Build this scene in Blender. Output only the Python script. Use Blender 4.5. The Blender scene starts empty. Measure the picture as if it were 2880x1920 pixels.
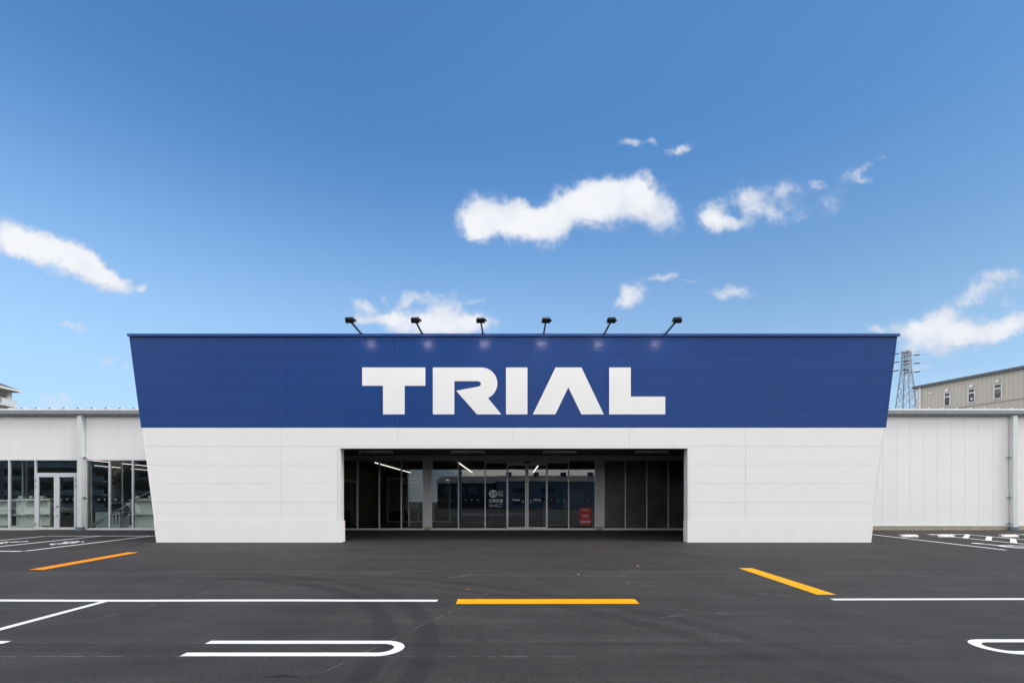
import bpy, bmesh, math, random
from mathutils import Vector, Matrix
R = math.radians
SC = bpy.context.scene
COL = SC.collection
random.seed(7)

# ------------------------------------------------------------------ camera
FPX = 1360.0            # focal length, in units of a 2880 wide frame
VX, VY = 1442.0, 1410.0 # vanishing point of the depth direction
EYE = 1.6
cam_d = bpy.data.cameras.new('camera')
cam = bpy.data.objects.new('camera', cam_d)
COL.objects.link(cam)
SC.camera = cam
cam.location = (0, 0, EYE)
cam.rotation_euler = (R(90), 0, 0)
cam_d.sensor_width = 36
cam_d.lens = 36 * FPX / 2880
cam_d.shift_x = (1440 - VX) / 2880
cam_d.shift_y = (VY - 960) / 2880
cam_d.clip_start = 0.05
cam_d.clip_end = 5000
SC.render.resolution_x = 1024
SC.render.resolution_y = 682

# ------------------------------------------------------------------ exposure
SC.view_settings.view_transform = 'Standard'
SC.view_settings.look = 'None'
SC.view_settings.exposure = 0.2
SC.view_settings.gamma = 1.0
SC.view_settings.use_curve_mapping = False

# ------------------------------------------------------------------ sun
SUN_AZ = 107.0   # clockwise from +Y
SUN_EL = 44.0
sl = bpy.data.lights.new('sun', 'SUN')
sl.energy = 1.9
sl.angle = R(22)
sl.color = (1.0, 0.955, 0.89)
sun = bpy.data.objects.new('sun', sl)
COL.objects.link(sun)
sv = Vector((math.sin(R(SUN_AZ)) * math.cos(R(SUN_EL)), math.cos(R(SUN_AZ)) * math.cos(R(SUN_EL)), math.sin(R(SUN_EL))))
sun.rotation_euler = sv.to_track_quat('Z', 'Y').to_euler()
sun.location = sv * 60

# ------------------------------------------------------------------ world: Nishita sky and clouds
W = bpy.data.worlds.new('World')
SC.world = W
W.use_nodes = True
nt = W.node_tree
nt.nodes.clear()
def wn(t, **k):
    n = nt.nodes.new(t)
    for a, b in k.items():
        setattr(n, a, b)
    return n
def wmath(op, a, b=None, c=None, clamp=False):
    n = wn('ShaderNodeMath', operation=op, use_clamp=clamp)
    for i, v in enumerate((a, b, c)):
        if v is None: continue
        if isinstance(v, (int, float)): n.inputs[i].default_value = v
        else: nt.links.new(v, n.inputs[i])
    return n.outputs[0]
def wramp(x, a, b, o0=0.0, o1=1.0, kind='SMOOTHSTEP'):
    n = wn('ShaderNodeMapRange', interpolation_type=kind)
    nt.links.new(x, n.inputs[0])
    n.inputs[1].default_value = a; n.inputs[2].default_value = b
    n.inputs[3].default_value = o0; n.inputs[4].default_value = o1
    return n.outputs[0]
def wnoise(vec, scale, detail=6, rough=0.55, dist=0.0, lac=2.0):
    n = wn('ShaderNodeTexNoise')
    nt.links.new(vec, n.inputs['Vector'])
    n.inputs['Scale'].default_value = scale
    n.inputs['Detail'].default_value = detail
    n.inputs['Roughness'].default_value = rough
    n.inputs['Lacunarity'].default_value = lac
    n.inputs['Distortion'].default_value = dist
    return n
def wmix(f, a, b):
    n = wn('ShaderNodeMix', data_type='RGBA')
    for sock, v in ((n.inputs[0], f), (n.inputs[6], a), (n.inputs[7], b)):
        if isinstance(v, (int, float)): sock.default_value = v
        elif isinstance(v, tuple): sock.default_value = (*v, 1)
        else: nt.links.new(v, sock)
    return n.outputs[2]
out = wn('ShaderNodeOutputWorld')
bg = wn('ShaderNodeBackground')
nt.links.new(bg.outputs[0], out.inputs[0])
SKY_STRENGTH = 0.15
bg.inputs['Strength'].default_value = SKY_STRENGTH
sky = wn('ShaderNodeTexSky', sky_type='NISHITA')
sky.sun_disc = False
sky.sun_elevation = R(SUN_EL)
sky.sun_rotation = R(SUN_AZ)
sky.altitude = 0
sky.air_density = 1.0
sky.dust_density = 1.0
sky.ozone_density = 1.6
tc = wn('ShaderNodeTexCoord')
sep = wn('ShaderNodeSeparateXYZ')
nt.links.new(tc.outputs['Generated'], sep.inputs[0])
dx, dy, dz = sep.outputs
ysafe = wmath('MAXIMUM', dy, 0.05)
u = wmath('DIVIDE', dx, ysafe)
v = wmath('DIVIDE', dz, ysafe)
cmb = wn('ShaderNodeCombineXYZ')
nt.links.new(u, cmb.inputs[0]); nt.links.new(v, cmb.inputs[1])
uv = cmb.outputs[0]
# turbulence that frays the outlines of the clouds
n1 = wnoise(uv, 7.0, 4, 0.6)
off = wn('ShaderNodeVectorMath', operation='SUBTRACT')
nt.links.new(n1.outputs['Color'], off.inputs[0]); off.inputs[1].default_value = (0.5, 0.5, 0.5)
sc1 = wn('ShaderNodeVectorMath', operation='SCALE')
nt.links.new(off.outputs[0], sc1.inputs[0]); sc1.inputs['Scale'].default_value = 0.05
n1b = wnoise(uv, 38.0, 4, 0.6)
offb = wn('ShaderNodeVectorMath', operation='SUBTRACT')
nt.links.new(n1b.outputs['Color'], offb.inputs[0]); offb.inputs[1].default_value = (0.5, 0.5, 0.5)
sc1b = wn('ShaderNodeVectorMath', operation='SCALE')
nt.links.new(offb.outputs[0], sc1b.inputs[0]); sc1b.inputs['Scale'].default_value = 0.026
ad0 = wn('ShaderNodeVectorMath', operation='ADD')
nt.links.new(sc1.outputs[0], ad0.inputs[0]); nt.links.new(sc1b.outputs[0], ad0.inputs[1])
ad = wn('ShaderNodeVectorMath', operation='ADD')
nt.links.new(uv, ad.inputs[0]); nt.links.new(ad0.outputs[0], ad.inputs[1])
uvd = ad.outputs[0]
# clouds of the front sky: (x, y, half width, half height, tilt, weight)
CL = [
 (1353,606,70,56,0,1.0),(1343,650,32,30,0,.7),(1470,624,84,42,0,1.0),(1462,578,26,20,0,.6),(1530,655,52,46,0,.9),(1420,640,90,40,0,.8),
 (1622,575,86,62,15,1.0),(1744,565,112,62,8,1.05),(1805,528,42,46,0,.8),(1850,603,62,48,-25,.75),(1556,618,56,46,35,.75),(1670,545,70,40,0,.7),
 (2000,604,52,34,25,.75),(2046,628,74,20,-12,.75),(2085,556,66,30,20,.5),(2193,530,44,30,15,.62),(2187,598,74,34,8,.5),(2130,580,40,45,0,.35),
 (2401,484,55,15,20,.3),(2424,508,40,12,0,.22),(2493,441,26,7,0,.3),(2334,580,32,34,0,.2),(2297,512,22,9,0,.3),
 (1890,590,40,50,20,.10),(1000,880,40,30,0,.2),(2260,560,60,60,20,.13),(2360,530,60,40,20,.11),(1914,416,38,15,12,.48),(1777,398,44,11,12,.3),(1838,392,18,9,0,.28),
 (1780,826,42,30,10,.8),(1752,850,34,18,0,.5),(1856,778,44,13,8,.42),(2052,817,70,18,0,.66),(1935,785,30,5,0,.25),
 (2553,926,70,26,-5,.55),(2675,916,88,44,8,.72),(2757,936,110,30,4,.72),(2850,914,84,30,18,.72),(2726,836,70,24,28,.26),(2767,802,66,32,30,.27),(2800,776,76,16,8,.22),(2467,920,34,10,0,.34),(2640,890,70,30,30,.35),
 (1184,828,56,18,-10,.55),(1275,845,44,30,20,.58),(1226,884,84,32,0,.7),(1230,922,130,36,0,.95),(1340,908,62,34,0,.75),(1031,855,46,18,-28,.45),(1077,842,16,18,0,.33),(1060,896,58,16,0,.45),(1112,898,42,30,-30,.45),(1137,848,26,16,30,.4),(1345,836,36,8,0,.2),
 (10,662,74,44,-12,.95),(75,686,84,42,-12,1.0),(150,706,80,44,-16,1.0),(215,720,66,36,-25,.9),(252,752,62,40,-35,.75),(282,780,70,34,-20,.75),(337,795,64,22,-18,.62),(397,800,22,11,10,.4),(200,770,50,16,0,.2),
 (196,918,46,12,-12,.36),(296,1018,26,14,0,.25),(356,1028,18,12,0,.3),(165,1138,66,20,0,.5),(2505,1026,30,18,0,.42),(2585,1032,44,14,0,.35),(2700,1085,170,36,8,.34),(2620,960,120,50,0,.28),(2840,830,70,60,20,.2),
]
acc = None
for (cx, cy, rx, ry, rot, wgt) in CL:
    if wgt < 0.5: wgt *= 1.6
    m = wn('ShaderNodeMapping', vector_type='TEXTURE')
    nt.links.new(uvd, m.inputs['Vector'])
    m.inputs['Location'].default_value = ((cx - VX) / FPX, (VY - cy) / FPX, 0)
    m.inputs['Rotation'].default_value = (0, 0, R(rot))
    m.inputs['Scale'].default_value = (rx * 1.38 / FPX, ry * 1.50 / FPX, 1)
    ln = wn('ShaderNodeVectorMath', operation='LENGTH')
    nt.links.new(m.outputs[0], ln.inputs[0])
    val = wramp(ln.outputs['Value'], 0.0, 1.15, wgt, 0.0)
    acc = val if acc is None else wmath('ADD', acc, val)
fb = wnoise(uv, 20.0, 8, 0.62, 0.35)
fb2 = wnoise(uv, 62.0, 6, 0.6, 0.2)
field = wmath('MINIMUM', wmath('MULTIPLY', acc, 1.12), 1.45)
edge = wmath('MULTIPLY', field, 2.4, clamp=True)
nz = wmath('ADD', wmath('MULTIPLY', wmath('SUBTRACT', fb.outputs['Fac'], 0.5), 1.55), wmath('MULTIPLY', wmath('SUBTRACT', fb2.outputs['Fac'], 0.5), 0.65))
dens = wmath('ADD', field, wmath('MULTIPLY', nz, edge))
dens = wramp(dens, 0.06, 1.12)
dens = wmath('MULTIPLY', dens, wramp(dy, 0.05, 0.12))
dens = wmath('MULTIPLY', dens, wramp(v, -0.02, 0.25, 0.72, 0.97))
# broad bright cloud behind the camera
rn = wnoise(tc.outputs['Generated'], 2.6, 8, 0.6, 0.6)
rear = wmath('MULTIPLY', wramp(rn.outputs['Fac'], 0.36, 0.60), wramp(dy, 0.34, -0.12))
sh = wnoise(uv, 14.0, 3, 0.5)
K = 1.0 / SKY_STRENGTH
def kc(r, g, b): return (r * K, g * K, b * K)
# sky colour of a clear, slightly deepened blue
tint = wn('ShaderNodeMix', data_type='RGBA', blend_type='MULTIPLY')
tint.inputs[0].default_value = 1.0
nt.links.new(sky.outputs[0], tint.inputs[6])
tint.inputs[7].default_value = (0.54, 0.95, 1.23, 1)
ccol = wmix(wramp(wmath('ADD', wmath('MULTIPLY', field, 0.35), wmath('MULTIPLY', sh.outputs['Fac'], 0.6)), 0.36, 0.86), kc(0.56, 0.62, 0.73), kc(0.81, 0.82, 0.845))
ccol = wmix(wramp(v, 0.12, 0.45), kc(0.64, 0.68, 0.77), ccol)
haze_f = wmath('MULTIPLY', wramp(dz, 0.62, 0.02), 0.90)
side = wn('ShaderNodeMix', data_type='RGBA', blend_type='MULTIPLY'); side.inputs[0].default_value = 1.0
nt.links.new(wmix(haze_f, tint.outputs[2], kc(0.45, 0.63, 0.81)), side.inputs[6])
sidef = wmath('SUBTRACT', 1.0, wmath('MULTIPLY', wramp(dx, -0.1, 0.75, 0.0, 0.30), wramp(dz, 0.08, 0.42, 0.12, 1.0)))
nt.links.new(sidef, side.inputs[7])
skyc = side.outputs[2]
c1 = wmix(dens, skyc, ccol)
c2 = wmix(wmath('MULTIPLY', rear, 0.93), c1, kc(1.90, 1.79, 1.68))
nt.links.new(c2, bg.inputs['Color'])

# ------------------------------------------------------------------ helpers
SLOPE = 25.0 / 1360.0
def G(y):                       # the lot rises gently towards the shop
    return SLOPE * min(max(y, 0.0), 20.75)
def P(x, y, Y):                 # point at depth Y seen at (x, y) of the 2880 x 1920 photo
    return Vector(((x - VX) / FPX * Y, Y, EYE - (y - VY) / FPX * Y))
def PX(x, Y): return (x - VX) / FPX * Y
def PZ(y, Y): return EYE - (y - VY) / FPX * Y
def GY(y): return 1.6 * FPX / (y - 1385.0)      # depth of a ground point
def GP(x, y):
    Y = GY(y); return (PX(x, Y), Y)

def material(name, color, rough=0.6, metal=0.0, spec=0.5, var=0.0, vscale=3.0, bump=0.0, bscale=60.0, coat=0.0, detail=5.0, stretch=None, obj_var=0.0):
    m = bpy.data.materials.new(name); m.use_nodes = True
    t = m.node_tree; b = t.nodes['Principled BSDF']
    b.inputs['Base Color'].default_value = (*color, 1)
    b.inputs['Roughness'].default_value = rough
    b.inputs['Metallic'].default_value = metal
    b.inputs['Specular IOR Level'].default_value = spec
    b.inputs['Coat Weight'].default_value = coat
    tcn = t.nodes.new('ShaderNodeTexCoord'); vec = tcn.outputs['Object']
    if stretch:
        mp = t.nodes.new('ShaderNodeMapping'); mp.inputs['Scale'].default_value = stretch
        t.links.new(vec, mp.inputs[0]); vec = mp.outputs[0]
    if var > 0:
        n = t.nodes.new('ShaderNodeTexNoise'); n.inputs['Scale'].default_value = vscale; n.inputs['Detail'].default_value = detail
        t.links.new(vec, n.inputs['Vector'])
        mr = t.nodes.new('ShaderNodeMapRange'); mr.inputs[1].default_value = 0.3; mr.inputs[2].default_value = 0.7
        mr.inputs[3].default_value = 1 - var; mr.inputs[4].default_value = 1 + var
        t.links.new(n.outputs['Fac'], mr.inputs[0])
        mx = t.nodes.new('ShaderNodeMix'); mx.data_type = 'RGBA'; mx.blend_type = 'MULTIPLY'; mx.inputs[0].default_value = 1
        mx.inputs[6].default_value = (*color, 1)
        t.links.new(mr.outputs[0], mx.inputs[7]); t.links.new(mx.outputs[2], b.inputs['Base Color'])
        mr2 = t.nodes.new('ShaderNodeMapRange'); mr2.inputs[3].default_value = max(0.02, rough - var * 0.5); mr2.inputs[4].default_value = min(1, rough + var * 0.5)
        t.links.new(n.outputs['Fac'], mr2.inputs[0]); t.links.new(mr2.outputs[0], b.inputs['Roughness'])
    if bump > 0:
        n = t.nodes.new('ShaderNodeTexNoise'); n.inputs['Scale'].default_value = bscale; n.inputs['Detail'].default_value = 4
        t.links.new(vec, n.inputs['Vector'])
        bp = t.nodes.new('ShaderNodeBump'); bp.inputs['Strength'].default_value = bump; bp.inputs['Distance'].default_value = 0.01
        t.links.new(n.outputs['Fac'], bp.inputs['Height']); t.links.new(bp.outputs[0], b.inputs['Normal'])
    return m
def emitter(name, color, strength):
    m = bpy.data.materials.new(name); m.use_nodes = True
    b = m.node_tree.nodes['Principled BSDF']
    b.inputs['Base Color'].default_value = (*color, 1)
    b.inputs['Emission Color'].default_value = (*color, 1)
    b.inputs['Emission Strength'].default_value = strength
    return m
def glass_mat(name, tint=(0.93, 0.96, 0.95), refl=1.0, rough=0.0):
    m = bpy.data.materials.new(name); m.use_nodes = True
    t = m.node_tree; t.nodes.clear()
    o = t.nodes.new('ShaderNodeOutputMaterial'); mix = t.nodes.new('ShaderNodeMixShader')
    tr = t.nodes.new('ShaderNodeBsdfTransparent'); gl = t.nodes.new('ShaderNodeBsdfGlossy'); fr = t.nodes.new('ShaderNodeFresnel')
    geo = t.nodes.new('ShaderNodeNewGeometry'); ior = t.nodes.new('ShaderNodeMapRange')   # same index from both sides of the thin pane
    ior.inputs[3].default_value = 1.5; ior.inputs[4].default_value = 1 / 1.5
    t.links.new(geo.outputs['Backfacing'], ior.inputs[0]); t.links.new(ior.outputs[0], fr.inputs['IOR'])
    mu = t.nodes.new('ShaderNodeMath'); mu.operation = 'MULTIPLY'; mu.inputs[1].default_value = refl; mu.use_clamp = True
    t.links.new(fr.outputs[0], mu.inputs[0])
    tr.inputs[0].default_value = (*tint, 1); gl.inputs['Roughness'].default_value = rough
    gl.inputs[0].default_value = (0.97, 0.98, 1.0, 1)
    t.links.new(mu.outputs[0], mix.inputs[0]); t.links.new(tr.outputs[0], mix.inputs[1]); t.links.new(gl.outputs[0], mix.inputs[2])
    t.links.new(mix.outputs[0], o.inputs[0])
    return m

# meshes are gathered in world coordinates, then shifted to the parent's base
class MB:
    def __init__(s): s.bm = bmesh.new()
    def box(s, x0, x1, y0, y1, z0, z1):
        vs = [s.bm.verts.new(p) for p in ((x0,y0,z0),(x1,y0,z0),(x1,y1,z0),(x0,y1,z0),(x0,y0,z1),(x1,y0,z1),(x1,y1,z1),(x0,y1,z1))]
        for f in ((0,3,2,1),(4,5,6,7),(0,1,5,4),(1,2,6,5),(2,3,7,6),(3,0,4,7)): s.bm.faces.new([vs[i] for i in f])
        return s
    def quad_prism(s, q, y0, y1, bev=0.0):       # q: four (x, z) counter-clockwise seen from -Y, front at y0
        if bev <= 0: return s.poly(q, y0, y1)
        c = [Vector(p) for p in q]; n = len(c); ins = []
        for i in range(n):
            a = (c[i] - c[i-1]).normalized(); b = (c[(i+1) % n] - c[i]).normalized()
            na = Vector((-a.y, a.x)); nb = Vector((-b.y, b.x)); d = na + nb
            ins.append(c[i] + d * (bev / max(0.2, d.dot(na))))
        r0 = [s.bm.verts.new((p.x, y0, p.y)) for p in ins]
        r1 = [s.bm.verts.new((p.x, y0 + bev, p.y)) for p in c]
        r2 = [s.bm.verts.new((p.x, y1, p.y)) for p in c]
        s.bm.faces.new(r0)
        for A, B in ((r0, r1), (r1, r2)):
            for i in range(n):
                j = (i + 1) % n; s.bm.faces.new((A[j], A[i], B[i], B[j]))
        s.bm.faces.new(r2[::-1])
        return s
    def poly(s, pts, y0, y1):                    # outline in (x, z), extruded along y
        a = [s.bm.verts.new((x, y0, z)) for x, z in pts]; b = [s.bm.verts.new((x, y1, z)) for x, z in pts]
        n = len(pts)
        s.bm.faces.new(a); s.bm.faces.new(b[::-1])
        for i in range(n):
            j = (i + 1) % n; s.bm.faces.new((a[j], a[i], b[i], b[j]))
        return s
    def polyz(s, pts, z0, z1):                   # outline in (x, y), extruded along z
        a = [s.bm.verts.new((x, y, z0)) for x, y in pts]; b = [s.bm.verts.new((x, y, z1)) for x, y in pts]
        n = len(pts)
        s.bm.faces.new(a[::-1]); s.bm.faces.new(b)
        for i in range(n):
            j = (i + 1) % n; s.bm.faces.new((a[i], a[j], b[j], b[i]))
        return s
    def polyx(s, pts, x0, x1):                   # outline in (y, z), extruded along x
        a = [s.bm.verts.new((x0, y, z)) for y, z in pts]; b = [s.bm.verts.new((x1, y, z)) for y, z in pts]
        n = len(pts)
        s.bm.faces.new(a); s.bm.faces.new(b[::-1])
        for i in range(n):
            j = (i + 1) % n; s.bm.faces.new((a[j], a[i], b[i], b[j]))
        return s
    def beam(s, p, q, w, h=None, up=(0, 0, 1)):
        p, q = Vector(p), Vector(q); d = (q - p).normalized(); h = h or w
        u_ = Vector(up)
        if abs(d.dot(u_)) > 0.98: u_ = Vector((1, 0, 0))
        a = d.cross(u_).normalized(); b = a.cross(d).normalized()
        vs = []
        for e in (p, q):
            for sx, sy in ((-1,-1),(1,-1),(1,1),(-1,1)): vs.append(s.bm.verts.new(e + a*sx*w/2 + b*sy*h/2))
        for f in ((0,1,2,3),(7,6,5,4),(0,4,5,1),(1,5,6,2),(2,6,7,3),(3,7,4,0)): s.bm.faces.new([vs[i] for i in f])
        return s
    def tube(s, p, q, r, seg=10, r2=None):
        p, q = Vector(p), Vector(q); d = (q - p).normalized(); r2 = r if r2 is None else r2
        u_ = Vector((0, 0, 1)) if abs(d.z) < 0.95 else Vector((1, 0, 0))
        a = d.cross(u_).normalized(); b = a.cross(d).normalized()
        A = [s.bm.verts.new(p + (a*math.cos(2*math.pi*i/seg) + b*math.sin(2*math.pi*i/seg))*r) for i in range(seg)]
        B = [s.bm.verts.new(q + (a*math.cos(2*math.pi*i/seg) + b*math.sin(2*math.pi*i/seg))*r2) for i in range(seg)]
        s.bm.faces.new(A[::-1]); s.bm.faces.new(B)
        for i in range(seg):
            j = (i+1) % seg; s.bm.faces.new((A[i], A[j], B[j], B[i]))
        return s
    def disc(s, x, y, z, r, t=0.003, seg=12, axis='Y'):
        if axis == 'Y': return s.poly([(x + r*math.cos(2*math.pi*i/seg), z + r*math.sin(2*math.pi*i/seg)) for i in range(seg)], y, y + t)
        return s.polyz([(x + r*math.cos(2*math.pi*i/seg), y + r*math.sin(2*math.pi*i/seg)) for i in range(seg)], z, z + t)
    def build(s, name, mat, parent=None, smooth=False, local=False):
        bmesh.ops.recalc_face_normals(s.bm, faces=s.bm.faces[:])
        me = bpy.data.meshes.new(name)
        if not local:
            base = parent
            offv = Vector((0, 0, 0))
            while base is not None:
                offv += base.location; base = base.parent
            if parent is None:
                s.bm.verts.ensure_lookup_table()
                xs = [v.co.x for v in s.bm.verts]; ys = [v.co.y for v in s.bm.verts]; zs = [v.co.z for v in s.bm.verts]
                offv = Vector(((min(xs)+max(xs))/2, (min(ys)+max(ys))/2, min(zs)))
            bmesh.ops.translate(s.bm, verts=s.bm.verts[:], vec=-offv)
        s.bm.to_mesh(me); s.bm.free()
        if smooth:
            for p in me.polygons: p.use_smooth = True
        me.materials.append(mat)
        o = bpy.data.objects.new(name, me); COL.objects.link(o)
        if parent is not None: o.parent = parent
        elif not local: o.location = offv
        return o
def empty(name, loc, rz=0.0):
    o = bpy.data.objects.new(name, None); COL.objects.link(o)
    o.location = loc; o.rotation_euler = (0, 0, rz); o.empty_display_size = 0.3
    return o
def tag(o, label=None, cat=None, group=None, kind=None):
    if label: o['label'] = label
    if cat: o['category'] = cat
    if group: o['group'] = group
    if kind: o['kind'] = kind
    return o
def copy_tree(o, parent=None):
    c = o.copy(); COL.objects.link(c); c.parent = parent
    for ch in list(o.children): copy_tree(ch, c)
    return c
def text_mesh(name, body, size, mat, parent, loc, depth=0.001, align='CENTER', weight=0.0, width=None):
    cu = bpy.data.curves.new('text', 'FONT'); cu.body = body; cu.size = size; cu.align_x = align; cu.align_y = 'CENTER'
    cu.extrude = depth; cu.offset = weight; cu.resolution_u = 3
    to = bpy.data.objects.new('text', cu); COL.objects.link(to)
    dg = bpy.context.evaluated_depsgraph_get(); dg.update()
    me = bpy.data.meshes.new_from_object(to.evaluated_get(dg))
    bpy.data.objects.remove(to)
    me.transform(Matrix.Rotation(R(90), 4, 'X'))
    if width and len(me.vertices):
        xs = [v.co.x for v in me.vertices]; w0 = max(xs) - min(xs)
        if w0 > 0: me.transform(Matrix.Scale(width / w0, 4, (1, 0, 0)))
    me.materials.clear(); me.materials.append(mat); me.name = name
    o = bpy.data.objects.new(name, me); COL.objects.link(o)
    base = Vector((0, 0, 0)); b = parent
    while b is not None: base += b.location; b = b.parent
    o.location = Vector(loc) - base; o.parent = parent
    return o

# ------------------------------------------------------------------ materials
M = {}
M['white_panel'] = material('white_panel', (0.83, 0.825, 0.81), 0.55, var=0.012, vscale=1.3, bump=0.12, bscale=45, spec=0.35)
M['side_panel'] = material('side_panel', (0.83, 0.825, 0.82), 0.5, var=0.012, vscale=1.1, bump=0.10, bscale=45, spec=0.4)
M['blue_panel'] = material('blue_panel', (0.009, 0.051, 0.215), 0.24, var=0.03, vscale=0.9, bump=0.05, bscale=45, spec=0.17)
M['blue_trim'] = material('blue_trim', (0.014, 0.062, 0.24), 0.35, var=0.02, spec=0.3)
M['render_white'] = material('render_white', (0.83, 0.825, 0.812), 0.75, var=0.02, vscale=2.0, bump=0.25, bscale=90, spec=0.25)
M['letter'] = material('letter_white', (0.85, 0.85, 0.845), 0.5, var=0.01, spec=0.3)
M['joint'] = material('joint_grey', (0.80, 0.795, 0.785), 0.8, var=0.02)
M['blue_joint'] = material('joint_blue', (0.024, 0.095, 0.33), 0.7, var=0.05)
M['alu'] = material('aluminium', (0.60, 0.62, 0.65), 0.38, metal=0.1, var=0.03, vscale=6)
M['white_metal'] = material('white_metal', (0.78, 0.80, 0.80), 0.35, var=0.01)
M['pipe'] = material('pipe_metal', (0.66, 0.69, 0.69), 0.3, metal=0.1, var=0.02)
M['gutter'] = material('gutter_steel', (0.25, 0.27, 0.285), 0.45, metal=0.1, var=0.03, vscale=2)
M['roof'] = material('roof_steel', (0.80, 0.81, 0.82), 0.4, metal=0.1, var=0.02)
M['dark'] = material('dark_rubber', (0.02, 0.02, 0.022), 0.6, var=0.1)
M['concrete'] = material('concrete', (0.37, 0.33, 0.265), 0.9, var=0.12, vscale=3.5, bump=0.4, bscale=60)
M['stop'] = material('precast_concrete', (0.56, 0.56, 0.52), 0.85, var=0.06, vscale=12, bump=0.2, bscale=120)
M['pipe_base'] = material('pipe_base', (0.14, 0.18, 0.235), 0.6, var=0.05)
M['black'] = material('black_metal', (0.013, 0.013, 0.014), 0.4, metal=0.2, var=0.1)
M['arm'] = material('arm_metal', (0.06, 0.065, 0.085), 0.35, metal=0.5, var=0.08)
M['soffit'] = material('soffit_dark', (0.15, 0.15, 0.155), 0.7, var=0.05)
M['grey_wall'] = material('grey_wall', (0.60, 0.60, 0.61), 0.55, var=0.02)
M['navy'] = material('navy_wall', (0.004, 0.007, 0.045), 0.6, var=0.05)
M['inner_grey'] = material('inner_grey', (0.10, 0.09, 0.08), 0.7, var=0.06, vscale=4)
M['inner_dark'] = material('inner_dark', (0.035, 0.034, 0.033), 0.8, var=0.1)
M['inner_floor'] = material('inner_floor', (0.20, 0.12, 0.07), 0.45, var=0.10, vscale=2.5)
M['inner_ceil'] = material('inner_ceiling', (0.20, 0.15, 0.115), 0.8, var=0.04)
M['frame_dim'] = material('frame_dim', (0.45, 0.44, 0.42), 0.5, var=0.02)
M['shelf'] = material('shelf_white', (0.84, 0.86, 0.79), 0.45, var=0.03)
M['cabinet'] = material('cabinet_grey', (0.50, 0.56, 0.58), 0.4, var=0.03)
M['steel'] = material('galvanised', (0.33, 0.34, 0.34), 0.4, metal=0.5, var=0.08, vscale=10)
M['glass'] = glass_mat('clear_glass', (0.88, 0.92, 0.91), 1.5)
M['glass_dark'] = glass_mat('dim_glass', (0.75, 0.75, 0.75), 1.0)
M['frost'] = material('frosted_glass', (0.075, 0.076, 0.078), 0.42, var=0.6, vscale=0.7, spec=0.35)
M['red_sign'] = material('red_sign', (0.40, 0.005, 0.014), 0.5, var=0.03)
M['sign_white'] = material('sign_white', (0.62, 0.64, 0.65), 0.6, var=0.02)
M['sign_teal'] = material('sign_teal', (0.13, 0.36, 0.37), 0.5, var=0.02)
M['sign_dark'] = material('sign_dark', (0.02, 0.022, 0.026), 0.6, var=0.02)
M['led'] = emitter('led_strip', (1.0, 0.90, 0.80), 1.9)
M['led_flood'] = emitter('led_flood', (1.0, 0.92, 0.92), 75.0)
M['lamp_white'] = material('lamp_white', (0.85, 0.85, 0.86), 0.5, var=0.02)
M['siding'] = material('beige_siding', (0.50, 0.46, 0.39), 0.6, var=0.03, vscale=2)
M['siding_joint'] = material('siding_joint', (0.30, 0.275, 0.23), 0.7, var=0.05)
M['slate'] = material('slate_metal', (0.095, 0.105, 0.115), 0.5, var=0.06)
M['window_frame'] = material('window_frame', (0.60, 0.60, 0.58), 0.4, var=0.02)
M['dark_glass'] = material('dark_glass', (0.02, 0.023, 0.028), 0.08, spec=0.6, var=0.05)
M['blind'] = material('blind', (0.20, 0.19, 0.165), 0.7, var=0.04)
M['lattice'] = material('lattice_steel', (0.29, 0.31, 0.34), 0.45, metal=0.3, var=0.10, vscale=0.4)
M['insulator'] = material('insulator', (0.04, 0.035, 0.035), 0.4, var=0.1)
M['cable'] = material('cable', (0.42, 0.47, 0.55), 0.6, var=0.05)
M['flat_wall'] = material('flat_wall', (0.55, 0.50, 0.45), 0.8, var=0.06, vscale=1)
M['flat_slab'] = material('flat_slab', (0.78, 0.76, 0.70), 0.8, var=0.05)
M['flat_dark'] = material('flat_dark', (0.10, 0.085, 0.075), 0.7, var=0.1)
M['rail'] = material('rail_white', (0.62, 0.66, 0.68), 0.5, var=0.02)
M['roof_tile'] = material('roof_tile', (0.13, 0.11, 0.115), 0.8, var=0.1, vscale=8)
M['orange_refl'] = material('amber_reflector', (0.75, 0.28, 0.01), 0.25, var=0.05, coat=0.5)
M['red_refl'] = material('red_reflector', (0.55, 0.02, 0.01), 0.25, var=0.05, coat=0.5)

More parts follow.
